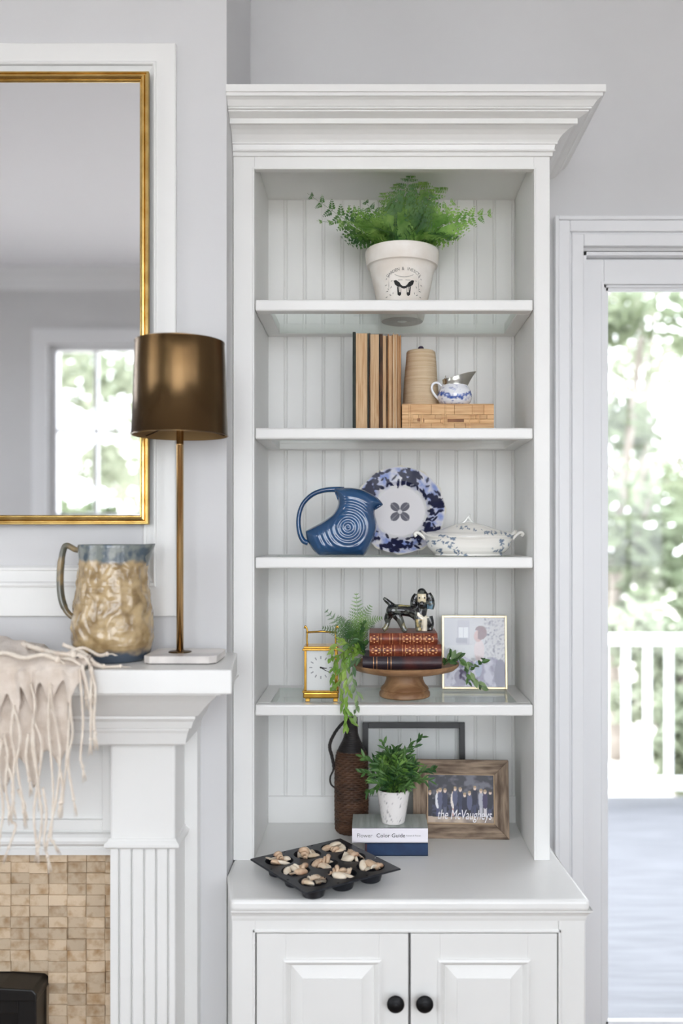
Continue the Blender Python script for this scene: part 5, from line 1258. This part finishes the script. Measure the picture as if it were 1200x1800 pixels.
b = MB().tube(spline([(x * k, 0, z * k * HT / k / 200) for x, z in hp], 5), [5.2 * k] * 20 + [6.0 * k] * 15 + [5.0 * k] * 11, 12, flat=1.5, up=(0, 0, 1)); vcol(b, lambda p: lerp3(S(142, 122, 88), S(92, 92, 82), max(0, min(1, .5 + fbm(p.x * 40, p.y * 40, p.z * 40) * 2)))).build('handle', 'stoneware', sw, smooth=True)

# fringed throw draped over the mantel
mat('throw_cloth', S(220, 208, 196), 0.95, col2=S(204, 190, 176), nscale=30, bump=0.6, bscale=260, sheen=0.3)
mat('throw_cord', S(232, 222, 208), 0.95, col2=S(216, 202, 186), nscale=40, bump=0.5, bscale=300, sheen=0.3)
th_ = thing('throw_blanket', 'cream woven throw with long twisted fringe draped over the mantel edge', 'blanket', (-.85, 2.05, ZM))
yfz = 1.992
def HX(px, y=yfz): return PX(px, y)
def HZ(py, y=yfz): return PZ(py, y)
def fold(x, z): return .013 * sin(x * 62 + z * 6) + .007 * sin(x * 120 + 1.3 + z * 14)
# points where the cloth is gathered into cords (photo positions on the hanging plane), per layer
def layer(name, xr, hem_hi, hem_lo, per, ph, yoff, ztop, nx=150, nz=26, xl=-1.18, top=True):
    b = MB(); rows = []
    for i in range(nx + 1):
        x = xl + (xr - xl) * i / nx; row = []
        if top:
            hh = interp([(-1.2, .062), (-.95, .068), (-.86, .060), (-.80, .046), (-.74, .036), (-.70, .028), (-.655, .016)], x); yb_ = interp([(-1.2, 2.27), (-.80, 2.25), (-.770, 2.09), (-.70, 2.066), (-.6, 2.055)], x)
            for q in range(15):
                t = q / 14; y = yb_ + (1.990 - yb_) * t; s = sin(pi * min(1, t * .9 + .06)) ** .7
                z = ZM + .003 + hh * s * (.82 + .25 * fbm(x * 10, y * 14, 0)) + .006 * sin(x * 30 + y * 60) * s + (.010 if t > .6 else 0) * (1 + .5 * sin(x * 60))
                row.append((x, y, max(z, ZM + .004)))
        hem = interp(hem_hi, x); low = interp(hem_lo, x); u = abs(((x / per + ph) % 1) - .5) * 2; zh = hem + (low - hem) * u ** 1.6
        for q in range(nz + 1):
            t = q / nz; z = ztop + (zh - ztop) * t; env = min(1, t * 5)
            row.append((x + .004 * sin(z * 40 + x * 30) * t, yfz - .006 + yoff - abs(fold(x, z)) * env * (1 if yoff <= 0 else .4) - .003, z))
        rows.append(row)
    b.grid(rows); o = b.build(name, 'throw_cloth', th_, smooth=True, world=th_.location); sd = o.modifiers.new('thick', 'SOLIDIFY'); sd.thickness = .0022; return o
per = .0405; ph = .15
layer('front_layer', HX(154), [(-1.2, HZ(1235)), (HX(20), HZ(1215)), (HX(60), HZ(1196)), (HX(150), HZ(1190))], [(-1.2, HZ(1300)), (HX(0), HZ(1285)), (HX(60), HZ(1262)), (HX(120), HZ(1242)), (HX(154), HZ(1226))], per, ph, -.014, ZM + .012)
layer('rear_layer', HX(122), [(-1.2, HZ(1330)), (HX(40), HZ(1330)), (HX(80), HZ(1320)), (HX(122), HZ(1285))], [(-1.2, HZ(1395)), (HX(0), HZ(1395)), (HX(70), HZ(1390)), (HX(122), HZ(1330))], .06, .4, .0065, ZM - .005, top=False, nx=90)
rr = random.Random(51)
def cord(pts, r=.0021, turns=26, tassel=.022, rr=rr):
    P_ = spline(pts, 14); b = MB(); m = len(P_) - 1; L_ = sum((P_[i + 1] - P_[i]).length for i in range(m)); tw_ = L_ / .0095 * 2 * pi
    for phs in (0, pi):
        q = []
        for i, p in enumerate(P_):
            T = (P_[min(i + 1, m)] - P_[max(i - 1, 0)]).normalized(); o = T.orthogonal().normalized(); w = T.cross(o); a = tw_ * i / m + phs; q.append(p + (o * cos(a) + w * sin(a)) * r * .75)
        b.tube(q, r, 5)
    b.ball(P_[-1], r * 1.9, r * 1.9, r * 2.2, 8, 6); e = P_[-1]; T = (P_[-1] - P_[-3]).normalized()
    for i in range(7):
        d = (T + V((rr.uniform(-.22, .22), rr.uniform(-.2, .1), -.2))).normalized(); b.tube([e, e + d * tassel * .6, e + d * tassel * rr.uniform(.85, 1.2) + V((0, 0, -.004))], [r * .6, r * .55, r * .15], 4)
    return b
def C(*pp, **kw):
    b = cord([V((PX(x, y), y, PZ(z, y))) for x, z, y in pp], **kw); return b.build('fringe_cord', 'throw_cord', th_, smooth=True, world=th_.location)
ya = yfz - .034
for pp in ([(22, 1245), (18, 1290), (24, 1330), (20, 1390), (22, 1412)], [(22, 1240), (34, 1290), (28, 1340), (36, 1395), (40, 1428)], [(52, 1200), (60, 1240), (54, 1300), (64, 1370), (68, 1400)], [(56, 1262), (58, 1310), (64, 1370), (58, 1430), (62, 1480)],
           [(56, 1262), (72, 1310), (66, 1380), (72, 1440), (66, 1488)], [(86, 1200), (84, 1240), (84, 1290), (88, 1330), (92, 1400), (88, 1470), (92, 1480)], [(88, 1205), (90, 1240), (98, 1280), (104, 1335), (98, 1400), (84, 1470)], [(118, 1186), (121, 1242), (118, 1300), (114, 1350), (108, 1410)],
           [(124, 1184), (122, 1240), (126, 1290), (118, 1340), (128, 1405)], [(138, 1176), (142, 1228), (144, 1275), (140, 1330), (144, 1348)], [(143, 1168), (150, 1200), (160, 1250), (164, 1282)], [(156, 1175), (166, 1210), (164, 1262), (166, 1290)], [(160, 1172), (158, 1230), (158, 1300)],
           [(5, 1290), (12, 1330), (8, 1380), (14, 1420)], [(2, 1300), (-4, 1350), (4, 1420), (-2, 1470)], [(8, 1330), (22, 1385), (18, 1440), (26, 1452), (14, 1490)], [(30, 1388), (40, 1410), (42, 1420)], [(48, 1290), (44, 1330), (50, 1372)], [(74, 1385), (80, 1430), (76, 1478), (82, 1505)],
           [(100, 1330), (108, 1380), (104, 1412)], [(-25, 1290), (-20, 1350), (-28, 1430)], [(-50, 1300), (-44, 1370), (-50, 1450)], [(-80, 1300), (-84, 1370), (-76, 1440)]):
    C(*[(x + 1.5, z, ya - .004 * (i % 2) + (.004 if i == 0 else 0)) for i, (x, z) in enumerate(pp)], tassel=.030)
# cords and the rope hem lying on top of the mantel edge
def CT(pp, **kw):
    b = cord([V(p) for p in pp], **kw)
    for p in b.v:
        if p.y > 1.9985: p.z = max(p.z, ZM + .0004)      # cords lie on the shelf
    b.build('fringe_cord', 'throw_cord', th_, smooth=True, world=th_.location)
zt = ZM + .008
CT([(-.70, 2.05, ZM + .050), (-.665, 2.035, ZM + .040), (-.640, 2.02, ZM + .032), (-.615, 2.012, ZM + .012), (-.60, 2.02, zt - .004)], r=.0032); CT([(-.68, 2.03, ZM + .03), (-.65, 2.005, ZM + .034), (-.628, 1.995, ZM + .022), (-.612, 1.990, ZM - .02), (-.612, 1.988, ZM - .052)], r=.0026)
CT([(-.70, 2.02, ZM + .02), (-.66, 2.01, ZM + .018), (-.63, 2.012, ZM + .012), (-.60, 2.015, zt - .003), (-.565, 2.03, zt - .004)], r=.0022); CT([(-.72, 2.0, ZM + .028), (-.68, 1.996, ZM + .026), (-.655, 1.99, ZM + .022), (-.635, 1.988, ZM + .0), (-.628, 1.988, ZM - .06)], r=.0026)
CT([(-.69, 2.03, ZM + .03), (-.65, 2.03, ZM + .045), (-.615, 2.035, ZM + .028), (-.598, 2.04, ZM + .030)], r=.0024, tassel=.02)
b = cord([V((-.80, 2.075, ZM + .050)), V((-.765, 2.04, ZM + .046)), V((-.73, 2.02, ZM + .040)), V((-.70, 2.005, ZM + .036)), V((-.66, 2.0, ZM + .034))], r=.0042); b.build('rope_hem', 'throw_cord', th_, smooth=True, world=th_.location)
b = cord([V((-.85, 1.985, ZM + .036)), V((-.80, 1.980, ZM + .040)), V((-.76, 1.978, ZM + .030)), V((-.72, 1.980, ZM + .036)), V((-.69, 1.985, ZM + .026))], r=.0038); b.build('rope_hem', 'throw_cord', th_, smooth=True, world=th_.location)
